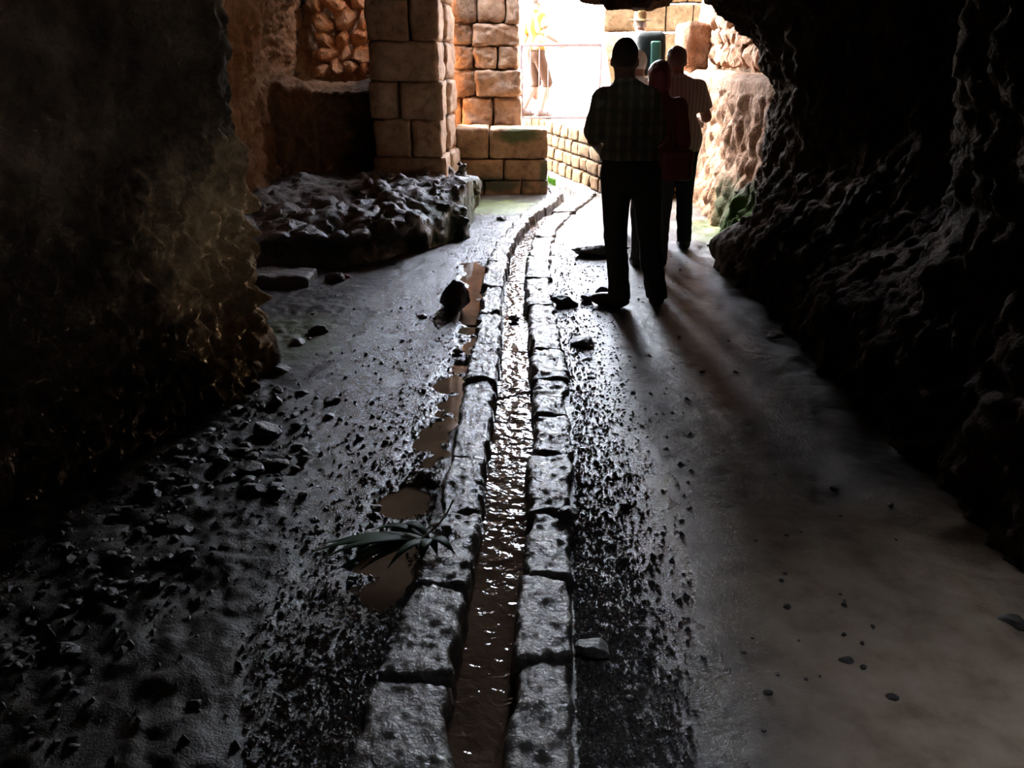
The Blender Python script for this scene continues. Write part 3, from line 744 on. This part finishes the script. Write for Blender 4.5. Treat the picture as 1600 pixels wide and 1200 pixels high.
rg = np.random.RandomState(11)
def scatter(n, box, label, group, s0, s1, cond):
    k = 0
    while k < n:
        u, v = rg.uniform(box[0], box[2]), rg.uniform(box[1], box[3])
        if not cond(u, v): continue
        x, y = G(u, v); dep = y*.93+.6; s = rg.uniform(s0, s1)**1
        s = s0+(s1-s0)*rg.uniform()**2.2
        if run(y, 1)-.04 < x < run(y, 4)+.04: continue
        o = link('pebble', pm[rg.randint(8)], (x, y, float(floor_z(np.array([x]), np.array([y]))[0])+s*.15), (0, 0, rg.uniform(0, 6)), None, s)
        tag(o, label, 'pebble', group); k += 1
leftline = lambda u: 830-.5*u if u < 280 else 690-.69*(u-280)
band = lambda u, v: leftline(u)+12 < v < leftline(u)+230
scatter(90, (230, 600, 480, 780), 'little dark pebble in the rubble below the corner rock of the left wall', 'pebbles below the corner rock', .015, .07, band)
scatter(85, (90, 700, 300, 960), 'little dark pebble in the rubble midway along the left wall', 'pebbles midway along the left wall', .015, .06, band)
scatter(60, (0, 830, 130, 1180), 'little dark pebble in the rubble at the near left edge', 'pebbles at the near left edge', .012, .045, lambda u, v: v > leftline(u)+12)
scatter(70, (400, 440, 720, 1150), 'little pebble on the smoother grey floor left of the channel', 'pebbles on the left floor', .01, .03, lambda u, v: u < 720-(v-440)*.25)
scatter(55, (900, 400, 1400, 1150), 'little pebble on the floor right of the channel', 'pebbles on the right floor', .01, .03, lambda u, v: u < 1150+(v-470)*.8)
# countless grit in the rubble strip: one mesh
def grit(name, n, cond, box, s0, s1, seed):
    r = np.random.RandomState(seed); V = []; F = []
    base = np.array([(1, 0, 0), (-.5, .87, 0), (-.5, -.87, 0), (.1, 0, .9)])
    k = 0
    while k < n:
        u, v = r.uniform(box[0], box[2]), r.uniform(box[1], box[3])
        if not cond(u, v): continue
        x, y = G(u, v)
        if run(y, 1)-.02 < x < run(y, 4)+.02: continue
        s = s0+(s1-s0)*r.uniform()**3; a = r.uniform(0, 6); c, sn = math.cos(a), math.sin(a)
        b = base*s*r.uniform(.7, 1.3, (4, 3)); b = np.stack([b[:, 0]*c-b[:, 1]*sn, b[:, 0]*sn+b[:, 1]*c, b[:, 2]], -1)
        zz = float(floor_z(np.array([x]), np.array([y]))[0])-.001
        i = len(V); V += (b+np.array([x, y, zz])).tolist(); F += [(i, i+1, i+3), (i+1, i+2, i+3), (i+2, i, i+3)]; k += 1
    o = mk(name, V, F, M['stone'], smooth=False); tag(o, 'fine dark grit and crumbs of stone scattered over the trodden floor', 'grit', kind='stuff')
grit('grit', 2600, lambda u, v: leftline(u)+8 < v < leftline(u)+300 or (rg.uniform() < .12 and u < 760) or (900 < u < 1080 and v > 380 and rg.uniform() < .5), (0, 400, 1100, 1198), .003, .018, 4)

M['wetgrit'] = rock('wet_glossy_gravel', (.05, .042, .034), (.09, .075, .06), (.14, .12, .1), (.08, .25), .3, 6., gloss=1.)
def grit2(name, label, n, box, cond, seed):
    r = np.random.RandomState(seed); U = r.uniform(box[0], box[2], n*6); Vv = r.uniform(box[1], box[3], n*6)
    ok = np.array([cond(a, b) for a, b in zip(U, Vv)]); U, Vv = U[ok], Vv[ok]
    xy = np.array([G(a, b) for a, b in zip(U, Vv)]); x, y = xy[:, 0], xy[:, 1]
    k = ~((x > run(y, 1)-.015) & (x < run(y, 4)+.015)); x, y = x[k][:n], y[k][:n]; n = len(x)
    base = np.array([(1, 0, -.2), (0, .8, -.2), (-1, 0, -.2), (0, -.8, -.2), (.25, .1, .55), (-.3, -.1, .5)])
    T = [(0, 1, 4), (1, 2, 5), (1, 5, 4), (2, 3, 5), (3, 0, 4), (3, 4, 5)]
    s = .0035+.010*r.uniform(size=n)**3; a = r.uniform(0, 6.3, n); b = base[None]*s[:, None, None]*r.uniform(.6, 1.4, (n, 6, 3))
    bx_ = b[..., 0]*np.cos(a)[:, None]-b[..., 1]*np.sin(a)[:, None]; by_ = b[..., 0]*np.sin(a)[:, None]+b[..., 1]*np.cos(a)[:, None]
    V = np.stack([bx_+x[:, None], by_+y[:, None], b[..., 2]+floor_z(x, y)[:, None]], -1).reshape(-1, 3)
    F = (np.array(T)[None]+6*np.arange(n)[:, None, None]).reshape(-1, 3)
    tag(mk(name, V, F, M['wetgrit'], smooth=False), label, 'gravel', kind='stuff')
grit2('wet_gravel', 'glistening wet gravel on the floor along the right kerb', 9000, (860, 380, 1150, 1199), lambda u, v: u < 893+rg.uniform()**1.6*(60+.18*(v-350)), 5)
grit2('wet_gravel', 'glistening wet gravel on the floor left of the channel and puddles', 8000, (380, 330, 780, 1199), lambda u, v: u > 770-.30*(v-330)-rg.uniform()**2.4*(50+.26*(v-330)), 6)
# ------------------------------------------------------------------ leafy sprig across the left kerb
def leafy(loc):
    t = empty('leafy_sprig', loc, 0, label='dark green leafy sprig lying across the left kerb and puddle', cat='leaves')
    def leaf(a, ln, wd, dz):
        n = 12; V = []; F = []
        for i in range(n):
            s = i/(n-1); w_ = wd*math.sin(math.pi*min(1, s**.8+.02))*1.0+.001; z = .02+dz*math.sin(s*2.6)-.03*s
            for k, q in ((-1, -1), (0, 0), (1, 1)):
                V.append((math.cos(a)*s*ln-math.sin(a)*q*w_, math.sin(a)*s*ln+math.cos(a)*q*w_, z+(.25*w_ if q else 0)))
        for i in range(n-1):
            for k in (0, 1): F.append((i*3+k, i*3+k+1, i*3+k+4, i*3+k+3))
        return V, F
    for k, (a, ln, wd) in enumerate([(3.02, .30, .017), (3.15, .36, .020), (3.3, .40, .022), (3.45, .37, .020), (3.62, .33, .020), (3.8, .27, .018), (4.05, .20, .016), (2.85, .22, .016), (3.38, .25, .022), (5.6, .12, .018), (4.6, .14, .018), (2.5, .14, .016), (5.1, .09, .015)]):
        V, F = leaf(a, ln, wd, .02+.008*k % .03); o = mk('leaf', V, F, M['leaf'], t); md = o.modifiers.new('s', 'SOLIDIFY'); md.thickness = .0012
    V = []; F = []; pts = [(-.03, -.02, .03), (.02, .04, .045), (.05, .10, .055), (.07, .17, .075)]
    for p in pts:
        for k in range(6): V.append((p[0]+.004*math.cos(k*math.pi/3), p[1], p[2]+.004*math.sin(k*math.pi/3)))
    for i in range(3):
        for k in range(6): F.append((i*6+k, i*6+(k+1) % 6, i*6+6+(k+1) % 6, i*6+6+k))
    mk('stem', V, F, M['stem'], t)
lx, ly_ = G(672, 862); leafy((lx, ly_, .03))
# ------------------------------------------------------------------ grass tuft at the plinth corner
V = []; F = []; r = np.random.RandomState(3)
for i in range(130):
    x, y = .50+r.uniform(-.05, .06), 10.95+r.uniform(-.3, .3); a = r.uniform(0, 6); h = r.uniform(.06, .16); k = len(V)
    V += [(x-.006, y, 0), (x+.006, y, 0), (x+.03*math.cos(a), y+.03*math.sin(a), h)]; F.append((k, k+1, k+2))
tag(mk('grass_tuft', V, F, M['grass'], smooth=False), 'bright green grass tuft at the corner of the mossy plinth', 'grass', kind='stuff')

# ------------------------------------------------------------------ metal railing
def tube(a, b, r, n=8):
    a, b = Vector(a), Vector(b); d = (b-a).normalized(); u_ = d.orthogonal().normalized(); v_ = d.cross(u_)
    V = [tuple(p+u_*r*math.cos(2*math.pi*k/n)+v_*r*math.sin(2*math.pi*k/n)) for p in (a, b) for k in range(n)]
    F = [(k, (k+1) % n, n+(k+1) % n, n+k) for k in range(n)]+[tuple(range(n))[::-1], tuple(range(n, 2*n))]
    return V, F
rl = empty('metal_railing', (.15, 13, .69), label='pale metal barred railing across the top of the retaining wall', cat='railing')
x0, x1, zt, zb = -.03, 1.15, 1.03, .02
for a, b, rr, nm in [((x0-.05, 0, zt), (x1, 0, zt), .022, 'top_rail'), ((x0, 0, zb), (x1, 0, zb), .016, 'bottom_rail'), ((x0, 0, -.06), (x0, 0, zt), .022, 'post'), ((x1, 0, -.06), (x1, 0, zt), .018, 'post'), ((x0+.035, 0, 0), (x0+.035, 0, zt), .014, 'post')]:
    mk(nm, *tube(a, b, rr), M['rail'], rl)
for k in range(1, 9):
    x = x0+(x1-x0)*k/9+.02; mk('bar', *tube((x, 0, zb), (x, 0, zt), .0075, 6), M['rail'], rl)
sr = empty('stair_railing', (1.34, 13, .69), label='sloping stair handrail with close bars behind the plaid-shirted man\'s head', cat='railing')
mk('top_rail', *tube((0, 0, 1.03), (-.08, -2.0, .42), .018), M['rail'], sr)
mk('bottom_rail', *tube((0, 0, .12), (-.08, -2.0, -.3), .012), M['rail'], sr)
for k in range(12):
    t = k/11; mk('bar', *tube((-.08*t, -2*t, .12-.42*t), (-.08*t, -2*t, 1.03-.61*t), .008 if k else .016, 6), M['rail'], sr)
mk('post', *tube((-.08, -2.0, -.69), (-.08, -2.0, .42), .018), M['rail'], sr)
# far notice board
sb = empty('notice_board', (Px(898, 95, 17), 17, .69), label='small faded pink panel standing outside beyond the railing', cat='sign')
o = block('panel', (0, 0, .80), (.27, .03, .42), M['sign'], sb, 0, .01, .001, 1)
mk('post', *tube((-.08, 0, 0), (-.08, 0, .75), .015), M['rail'], sb); mk('post', *tube((.08, 0, 0), (.08, 0, .75), .015), M['rail'], sb)

# ------------------------------------------------------------------ people
def sm_min(a, b, k): h = np.clip(.5+.5*(b-a)/k, 0, 1); return b+(a-b)*h-k*h*(1-h)
def cone(p, a, b, ra, rb):
    a = np.array(a); b = np.array(b); ab = b-a; t = np.clip(((p-a)@ab)/(ab@ab), 0, 1)
    return np.linalg.norm(p-a-t[..., None]*ab, axis=-1)-(ra+(rb-ra)*t)
def ell(p, c, r):
    q = (p-np.array(c)); r = np.array(r); k0 = np.linalg.norm(q/r, axis=-1); k1 = np.linalg.norm(q/r**2, axis=-1); return k0*(k0-1)/np.maximum(k1, 1e-6)
def union(ds, k):
    d = ds[0]
    for e in ds[1:]: d = sm_min(d, e, k)
    return d
def figure(loc, rz, H, label, J=None, girth=1., shirt=None, hem=.53, sleeve=.6, pants=None, pant_end=.06, flare=1., belt=None, hair=None, hairf=None,
           skin='skin', shoes='leather', headyaw=0., skirt=None, tuck=False, h=.012, toes={}):
    t = empty('person', loc, rz, label=label, cat='person')
    j = dict(pel=(0, 0, .53), waist=(0, .005, .60), chest=(0, .0, .73), neck=(0, -.005, .83), head=(0, .012, .925),
             sl=(-.105, 0, .80), sr=(.105, 0, .80), el=(-.14, -.02, .63), er=(.14, -.02, .63), wl=(-.13, .06, .49), wr=(.13, .06, .49),
             hl=(-.05, 0, .51), hr=(.05, 0, .51), kl=(-.058, .012, .285), kr=(.058, .012, .285), al=(-.06, -.01, .045), ar=(.06, -.01, .045))
    if J: j.update(J)
    j = {k: np.array(v)*H for k, v in j.items()}
    g = girth*H
    hd = j['head']; cy_, sy_ = math.cos(headyaw), math.sin(headyaw); fwd = np.array([-sy_, cy_, 0]); sd = np.array([cy_, sy_, 0])
    def hell(p, c, r, inf=0):  # ellipsoid in the head's own frame (side, forward, up)
        q = p-(hd+c[0]*H*sd+c[1]*H*fwd+np.array([0, 0, c[2]*H])); q = np.stack([q@sd, q@fwd, q[..., 2]], -1); return ell(q, (0, 0, 0), np.array(r)*H+inf)
    def turn(p, q):   # foot frame, toes turned out by toes[q] radians
        a = toes.get(q, 0.); d = p-j['a'+q]; c, s_ = math.cos(a), math.sin(a)
        return np.stack([d[..., 0]*c+d[..., 1]*s_, -d[..., 0]*s_+d[..., 1]*c, d[..., 2]], -1)
    def torso(p, e=0.):
        return union([ell(p, j['pel'], (.098*g+e, .072*g+e, .085*H+e)), ell(p, j['waist'], (.084*g+e, .064*g+e, .10*H+e)), ell(p, j['chest']+np.array([0, 0, .01*H]), (.096*g+e, .068*g+e, .105*H+e)),
                      cone(p, j['sl']*.9+j['chest']*.1, j['sr']*.9+j['chest']*.1, .030*H+e, .030*H+e), cone(p, j['neck'], j['chest'], .036*H+e*.6, .07*g+e)], .035)
    def legs(p, e=0., ee=None):
        ee = e if ee is None else ee
        out = []
        for a, b, c in (('hl', 'kl', 'al'), ('hr', 'kr', 'ar')):
            out.append(union([cone(p, j[a], j[b], .052*g+e, .034*H+e), cone(p, j[b], j[c], .033*H+e, .020*H+ee), cone(p, j[b]-np.array([0, .008*H, .05*H]), j[b]-np.array([0, .006*H, .12*H]), .03*H+e*.7, .024*H+e*.7)], .02))
        return out
    def arm(p, s, e=0., t1=1., only_up=False):
        S, E, W = j['s'+s], j['e'+s], j['w'+s]
        d = cone(p, S, S+(E-S)*min(1, t1), .030*H*girth+e, .026*H+e)
        if t1 >= 1 and not only_up: d = sm_min(d, cone(p, E, W, .024*H+e, .016*H+e), .015)
        return d
    def body(p):
        d = torso(p); L1, L2 = legs(p); d = sm_min(d, L1, .03); d = sm_min(d, L2, .03)
        for s in 'lr': d = sm_min(d, arm(p, s), .025)
        head = union([hell(p, (0, -.004, .012), (.044, .054, .054)), hell(p, (0, .010, -.030), (.034, .040, .042)), hell(p, (0, .030, -.055), (.018, .018, .014))], .02)
        head = sm_min(head, hell(p, (0, .055, -.018), (.008, .014, .016)), .008)            # nose
        head = sm_min(head, hell(p, (0, .047, -.043), (.014, .007, .005)), .006)            # lips
        for q in (-1, 1):
            head = sm_min(head, hell(p, (q*.046, -.006, -.012), (.006, .014, .019)), .006)   # ears
            head = np.maximum(head, -hell(p, (q*.018, .056, -.004), (.010, .008, .006)))     # sockets
        d = sm_min(d, head, .012); d = sm_min(d, cone(p, j['neck']-np.array([0, 0, .02*H]), hd-np.array([0, 0, .035*H])-fwd*.008*H, .039*H, .036*H), .02)
        for q in 'lr': d = sm_min(d, ell(turn(p, q), np.array([0, .035*H, -.020*H]), (.026*H, .07*H, .022*H)), .02)
        return d
    allp = np.array(list(j.values())); lo = allp.min(0)-np.array([.14, .16, .09]); hi = allp.max(0)+np.array([.14, .2, .14])
    V, F = nets(body, lo, hi, h); V = V.tolist(); F = F.tolist()
    # hands: palm, four fingers, thumb, joined into the same skin mesh
    for s, q in (('l', -1), ('r', 1)):
        W = j['w'+s]; E = j['e'+s]; d = (W-E)/np.linalg.norm(W-E); side = np.cross(d, np.array([q*1., 0, 0.01])); side /= np.linalg.norm(side); pn = np.cross(side, d)
        if (s+'_grip') in (J or {}): d = np.array(J[s+'_grip']); side = np.array(J[s+'_side']); pn = np.cross(side, d)
        def hand(p):
            k = H/1.75; W0 = W+d*.01
            ds = [cone(p, W0, W0+d*.05*k+side*.018*k, .021*k, .017*k), cone(p, W0, W0+d*.05*k-side*.018*k, .021*k, .017*k)]
            r = union(ds, .012)
            for i, (o_, ln) in enumerate(((.030, .065), (.010, .075), (-.010, .070), (-.029, .055))):
                a = W0+d*.065*k+side*o_*k; b = a+d*ln*.5*k-pn*q*.012*k; c = b+d*ln*.35*k-pn*q*.028*k
                r = sm_min(r, np.minimum(cone(p, a, b, .0095*k, .0085*k), cone(p, b, c, .0085*k, .007*k)), .004)
            a = W0+d*.02*k+side*.024*k; b = a+side*.030*k+d*.025*k; c = b+d*.03*k-pn*q*.012*k
            return sm_min(r, np.minimum(cone(p, a, b, .012*k, .010*k), cone(p, b, c, .010*k, .008*k)), .006)
        c0 = W+d*.07
        V2, F2 = nets(hand, c0-.125, c0+.125, .006); b0 = len(V); V += V2.tolist(); F += (F2+b0).tolist()
    mk('body', V, F, M[skin], t)
    # eyes
    for q in (-1, 1):
        c = hd+sd*q*.018*H+fwd*.046*H+np.array([0, 0, -.004*H])
        mk('eye', IV2*.0065*H+c, IF2, M['eye'], t)
    if pants:
        def fp(p):
            d = ell(p, j['pel'], (.100*g+.014, .074*g+.014, .085*H+.01)); d = sm_min(d, ell(p, j['waist'], (.086*g+.008, .066*g+.008, .10*H)), .03)
            L1, L2 = legs(p, .014, .014+.022*flare)
            d = sm_min(d, np.minimum(L1, L2), .02)
            w_ = .006*fbm(p*np.array([9, 9, 4]), 3, 7)+.004*vnoise(p*np.array([5, 5, 26]), 9)*np.clip((.3*H-p[..., 2])/.2, 0, 1)
            return np.maximum(np.maximum(d+w_, p[..., 2]-.60*H), pant_end*H-p[..., 2])
        b = np.array([j[k] for k in ('pel', 'kl', 'kr', 'al', 'ar', 'hl', 'hr')]); V, F = nets(fp, np.r_[b.min(0)[:2]-.22, pant_end*H-.03], np.r_[b.max(0)[:2]+.22, .61*H+.03], h)
        mk('trousers', V, F, M[pants], t)
    if skirt:
        def fs(p):
            k = np.clip((.58*H-p[..., 2])/(.3*H), 0, 1); q = p-j['pel']
            r = np.sqrt((q[..., 0]/(.11*g+.05*k))**2+(q[..., 1]/(.085*g+.05*k))**2); d = (r-1)*.1+.006*vnoise(np.stack([np.arctan2(q[..., 1], q[..., 0])*4, k, k], -1), 3)
            return np.maximum(np.maximum(d, p[..., 2]-.62*H), .30*H-p[..., 2])
        V, F = nets(fs, np.r_[j['pel'][:2]-.26, .28*H], np.r_[j['pel'][:2]+.26, .64*H], h); mk('skirt', V, F, M[skirt], t)
    if shirt:
        def fh(p):
            d = torso(p, .016)
            d = sm_min(d, ell(p, j['pel']+np.array([0, 0, .03*H]), (.104*g+.018, .078*g+.018, .12*H)), .04)
            for s in 'lr':
                S, E = j['s'+s], j['e'+s]; d = sm_min(d, cone(p, S, S+(E-S)*sleeve, .034*H*girth+.016, .030*H+.024), .03)
                if sleeve > 1: d = sm_min(d, cone(p, E, j['w'+s], .030*H+.016, .02*H+.014), .02)
            d = d+.006*fbm(p*np.array([7, 7, 4]), 3, 17)+.005*vnoise(p*np.array([6, 6, 18]), 19)
            d = np.maximum(d, hem*H-p[..., 2])
            for s in 'lr':
                if sleeve <= 1:   # cut the cuff flat
                    S, E = j['s'+s], j['e'+s]; dd = (E-S)/np.linalg.norm(E-S); c = S+(E-S)*sleeve
                    near = cone(p, c, j['w'+s], .10, .10)
                    d = np.where((near < 0), np.maximum(d, ((p-c)@dd)-.0), d) if abs(j['e'+s][0]-S[0]) > .045*H else d
            nk = j['neck']+np.array([0, 0, .018*H]); return np.maximum(d, p[..., 2]-nk[2]-.35*(nk[1]-p[..., 1]))
        b = np.array([j[k] for k in ('pel', 'sl', 'sr', 'el', 'er', 'neck', 'chest')]+([j['wl'], j['wr']] if sleeve > 1 else []))
        V, F = nets(fh, np.r_[b.min(0)[:2]-.17, hem*H-.03], np.r_[b.max(0)[:2]+.17, j['neck'][2]+.09], h)
        o = mk('shirt', V, F, M[shirt], t)
        def fc(p):
            q = p-j['neck']-np.array([0, 0, .012*H]); r = np.sqrt((q[..., 0]/1.05)**2+q[..., 1]**2)
            return np.maximum(np.abs(r-.040*H)-.006, np.abs(q[..., 2]+q[..., 1]*.3)-.018)
        V, F = nets(fc, j['neck']-np.array([.1, .1, .06]), j['neck']+np.array([.1, .1, .08]), .007); mk('collar', V, F, M[shirt], t)
    if belt:
        def fb(p):
            q = p-j['waist']; d = sm_min(ell(p, j['waist'], (.086*g+.02, .066*g+.02, .10*H+.02)), ell(p, j['pel'], (.100*g+.024, .074*g+.024, .085*H+.02)), .03)
            return np.maximum(np.abs(d)-.006, np.abs(p[..., 2]-(hem+.0)*H)-.018)
        V, F = nets(fb, np.r_[j['waist'][:2]-.25, hem*H-.05], np.r_[j['waist'][:2]+.25, hem*H+.05], .012); mk('belt', V, F, M[belt], t)
    for q in 'lr':
        a = j['a'+q]
        def fsh(p):
            d = ell(turn(p, q), np.array([0, .038*H, -.018*H]), (.032*H, .082*H, .030*H)); d = sm_min(d, cone(p, a+np.array([0, 0, .01*H]), a-np.array([0, .012*H, .01*H]), .029*H, .030*H), .02)
            return np.maximum(d, -(p[..., 2]-a[2]+.043*H))
        V, F = nets(fsh, a-np.array([.24 if q in toes else .09, .12, .10]), a+np.array([.09 if q in toes and toes[q] > 0 else .24 if q in toes else .09, .23, .08]), .01); o = mk('shoe', V, F, M[shoes], t)
    if hair:
        def fr(p):
            d = hairf(p, hell, H); return d
        V, F = nets(fr, hd-np.array([.15, .17, .22]), hd+np.array([.15, .17, .17]), .009); mk('hair', V, F, M[hair], t)
    return t, j, hd
def short(p, hell, H):
    d = hell(p, (0, -.006, .014), (.044, .054, .054), .006)+.002*vnoise(p*60, 5)
    q = hell(p, (0, -.03, -.02), (.046, .05, .06))
    face = hell(p, (0, .055, -.035), (.06, .055, .075)); low = hell(p, (0, -.01, -.085), (.08, .07, .055))
    return np.maximum(np.maximum(d, -face), -low)
def bald(p, hell, H):
    d = short(p, hell, H); top = hell(p, (0, -.005, .075), (.05, .05, .035)); return np.maximum(d, -top)
def bob(p, hell, H):
    d = union([hell(p, (0, -.008, .012), (.050, .060, .058), .008), hell(p, (0, -.02, -.03), (.052, .050, .055), .006)], .02)+.004*vnoise(p*np.array([40, 40, 15]), 5)
    return np.maximum(d, -hell(p, (0, .062, -.03), (.044, .05, .06)))

zg = 0.0
main, mj, _ = figure((.78, 5.42, zg), -.05, 1.70, 'man in a dark plaid shirt and black trousers, standing nearest with his back turned', girth=1.0, shirt='plaid', hem=.575, sleeve=.80,
    pants='darkpants', pant_end=.035, flare=1.3, belt='leather', hair='darkhair', hairf=short, headyaw=-.1, shoes='shoe_brown', toes=dict(l=1.25, r=-.15),
    J=dict(pel=(-.015, 0, .53), waist=(-.022, 0, .60), chest=(-.035, .0, .73), neck=(-.045, 0, .83), head=(-.052, .012, .925), sl=(-.124, 0, .785), sr=(.044, 0, .785),
           el=(-.153, .0, .645), er=(.078, .01, .645), wl=(-.115, .115, .585), wr=(.02, .12, .585), hl=(-.065, 0, .51), hr=(.045, 0, .51),
           kl=(-.055, .012, .285), kr=(.075, .012, .285), al=(-.032, -.01, .045), ar=(.118, .015, .045)))
wom, wj, _ = figure((1.10, 6.55, zg), .05, 1.56, 'woman with dark red hair and maroon top, behind the plaid-shirted man', girth=.98, shirt='maroon', hem=.50, sleeve=1.05,
    pants='darkpants', pant_end=.04, flare=.6, hair='redhair', hairf=bob,
    J=dict(sl=(-.10, 0, .79), sr=(.10, 0, .79), el=(-.13, .0, .63), er=(.125, .0, .63), wl=(-.10, .08, .55), wr=(.10, .10, .55)))
man3, m3j, _ = figure((1.43, 7.2, zg), .0, 1.68, 'man in a pale striped shirt and dark trousers at the right of the queue', girth=.95, shirt='stripe', hem=.50, sleeve=.72,
    pants='navy', pant_end=.04, flare=.8, hair='greyhair', hairf=bald,
    J=dict(head=(-.055, .012, .925), neck=(-.045, 0, .83), chest=(-.022, 0, .73), sl=(-.115, 0, .795), sr=(.062, 0, .795), el=(-.145, .0, .63), er=(.115, .02, .66), wl=(-.12, .08, .55), wr=(.125, .13, .64),
           kr=(.035, .01, .285), ar=(.05, 0, .045), kl=(-.06, .03, .285), al=(-.07, .06, .045), hr=(.03, 0, .51), hl=(-.06, 0, .51), pel=(-.012, 0, .53), waist=(-.015, 0, .60)))
man4, _, _ = figure((1.13, 7.95, zg), .1, 1.64, 'white-haired person mostly hidden, face edge showing right of the nearest man\'s head', girth=.95, shirt='whiteshirt', hem=.5, sleeve=.8,
    pants='darkpants', hair='whitehair', hairf=short, skin='skin_pale', headyaw=.25)
hm, hj, hh = figure((1.60, 10.66, .56), .0, 1.54, 'person in a tan hat climbing the steps with a black and green backpack', girth=.95, shirt='whiteshirt', hem=.5, sleeve=.8, pants='jeans', pant_end=.05,
    hair='greyhair', hairf=short, skin='skin_pale',
    J=dict(waist=(0, .03, .60), chest=(-.015, .07, .72), neck=(-.03, .11, .81), head=(-.035, .14, .895), sl=(-.12, .09, .79), sr=(.09, .09, .79), el=(-.15, .12, .63), er=(.13, .12, .63), wl=(-.13, .2, .56), wr=(.13, .2, .56)))
# hat with crown and brim
def hatm(hd):
    V = []; F = []; prof_ = [(.17, -.005), (.172, 0), (.11, .012), (.095, .02), (.09, .08), (.075, .115), (.03, .125), (.0, .12)]
    n = 24
    for r_, z_ in prof_:
        for k in range(n): a = 2*math.pi*k/n; V.append((hd[0]+r_*math.cos(a)*.8, hd[1]+r_*math.sin(a), hd[2]+.035+z_+.012*math.cos(2*a)*(r_ > .12)))
    for i in range(len(prof_)-1):
        for k in range(n): F.append((i*n+k, i*n+(k+1) % n, (i+1)*n+(k+1) % n, (i+1)*n+k))
    return V, F
mk('hat', *hatm(hh), M['hat'], hm)
# backpack carried by the climber
bp = empty('backpack', (1.645, 10.58, .56+1.02), 0, label='black backpack with a green panel on the hatted climber\'s back', cat='backpack')
def fbp(p):
    q = np.abs(p-np.array([0, -.02+.0, .02]))-np.array([.095, .05, .17]); return np.linalg.norm(np.maximum(q, 0), axis=-1)-.075+.006*fbm(p*12, 2, 3)
V, F = nets(fbp, (-.26, -.24, -.3), (.26, .2, .34), .015); V[:, 1] += .25*V[:, 2]; mk('sack', V, F, M['pack'], bp)
def fbg(p):
    q = np.abs(p-np.array([.04, -.155, .0]))-np.array([.04, .012, .14]); return np.linalg.norm(np.maximum(q, 0), axis=-1)-.02
V, F = nets(fbg, (-.1, -.22, -.2), (.16, -.08, .2), .012); V[:, 1] += .25*V[:, 2]; mk('panel', V, F, M['packgreen'], bp)
for s in (-1, 1): mk('strap', *tube((s*.08, .02, .2), (s*.09, .20, .12), .014), M['pack'], bp)
# handbag at the woman's hip
hb = empty('handbag', (1.24, 6.42, .82), 0, label='dark red handbag hanging at the right hip of the red-haired woman', cat='bag')
def fhb(p):
    q = np.abs(p)-np.array([.09, .03, .08]); return np.linalg.norm(np.maximum(q, 0), axis=-1)-.035+.004*fbm(p*14, 2, 3)
V, F = nets(fhb, (-.16, -.1, -.15), (.16, .1, .15), .012); mk('sack', V, F, M['redbag'], hb)
mk('strap', *tube((-.02, 0, .1), (-.05, .06, .42), .009), M['redbag'], hb)
# walker at the railing
wk, _, _ = figure((.36, 13.32, .69), -1.2, 1.76, 'person in a yellow patterned shirt and cropped trousers, hand on the railing outside', girth=.95, shirt='yellow', hem=.545, sleeve=.6, pants='khaki', pant_end=.25, flare=.8,
    hair='darkhair', hairf=short, skin='skin_pale', shoes='shoe_brown', h=.013,
    J=dict(kl=(-.05, .03, .285), al=(-.05, -.10, .05), kr=(.055, .09, .29), ar=(.05, .03, .045), er=(.15, .04, .66), wr=(.165, .14, .60), el=(-.14, -.04, .63), wl=(-.14, .02, .5)))
# floral marks of the shirt are in its material
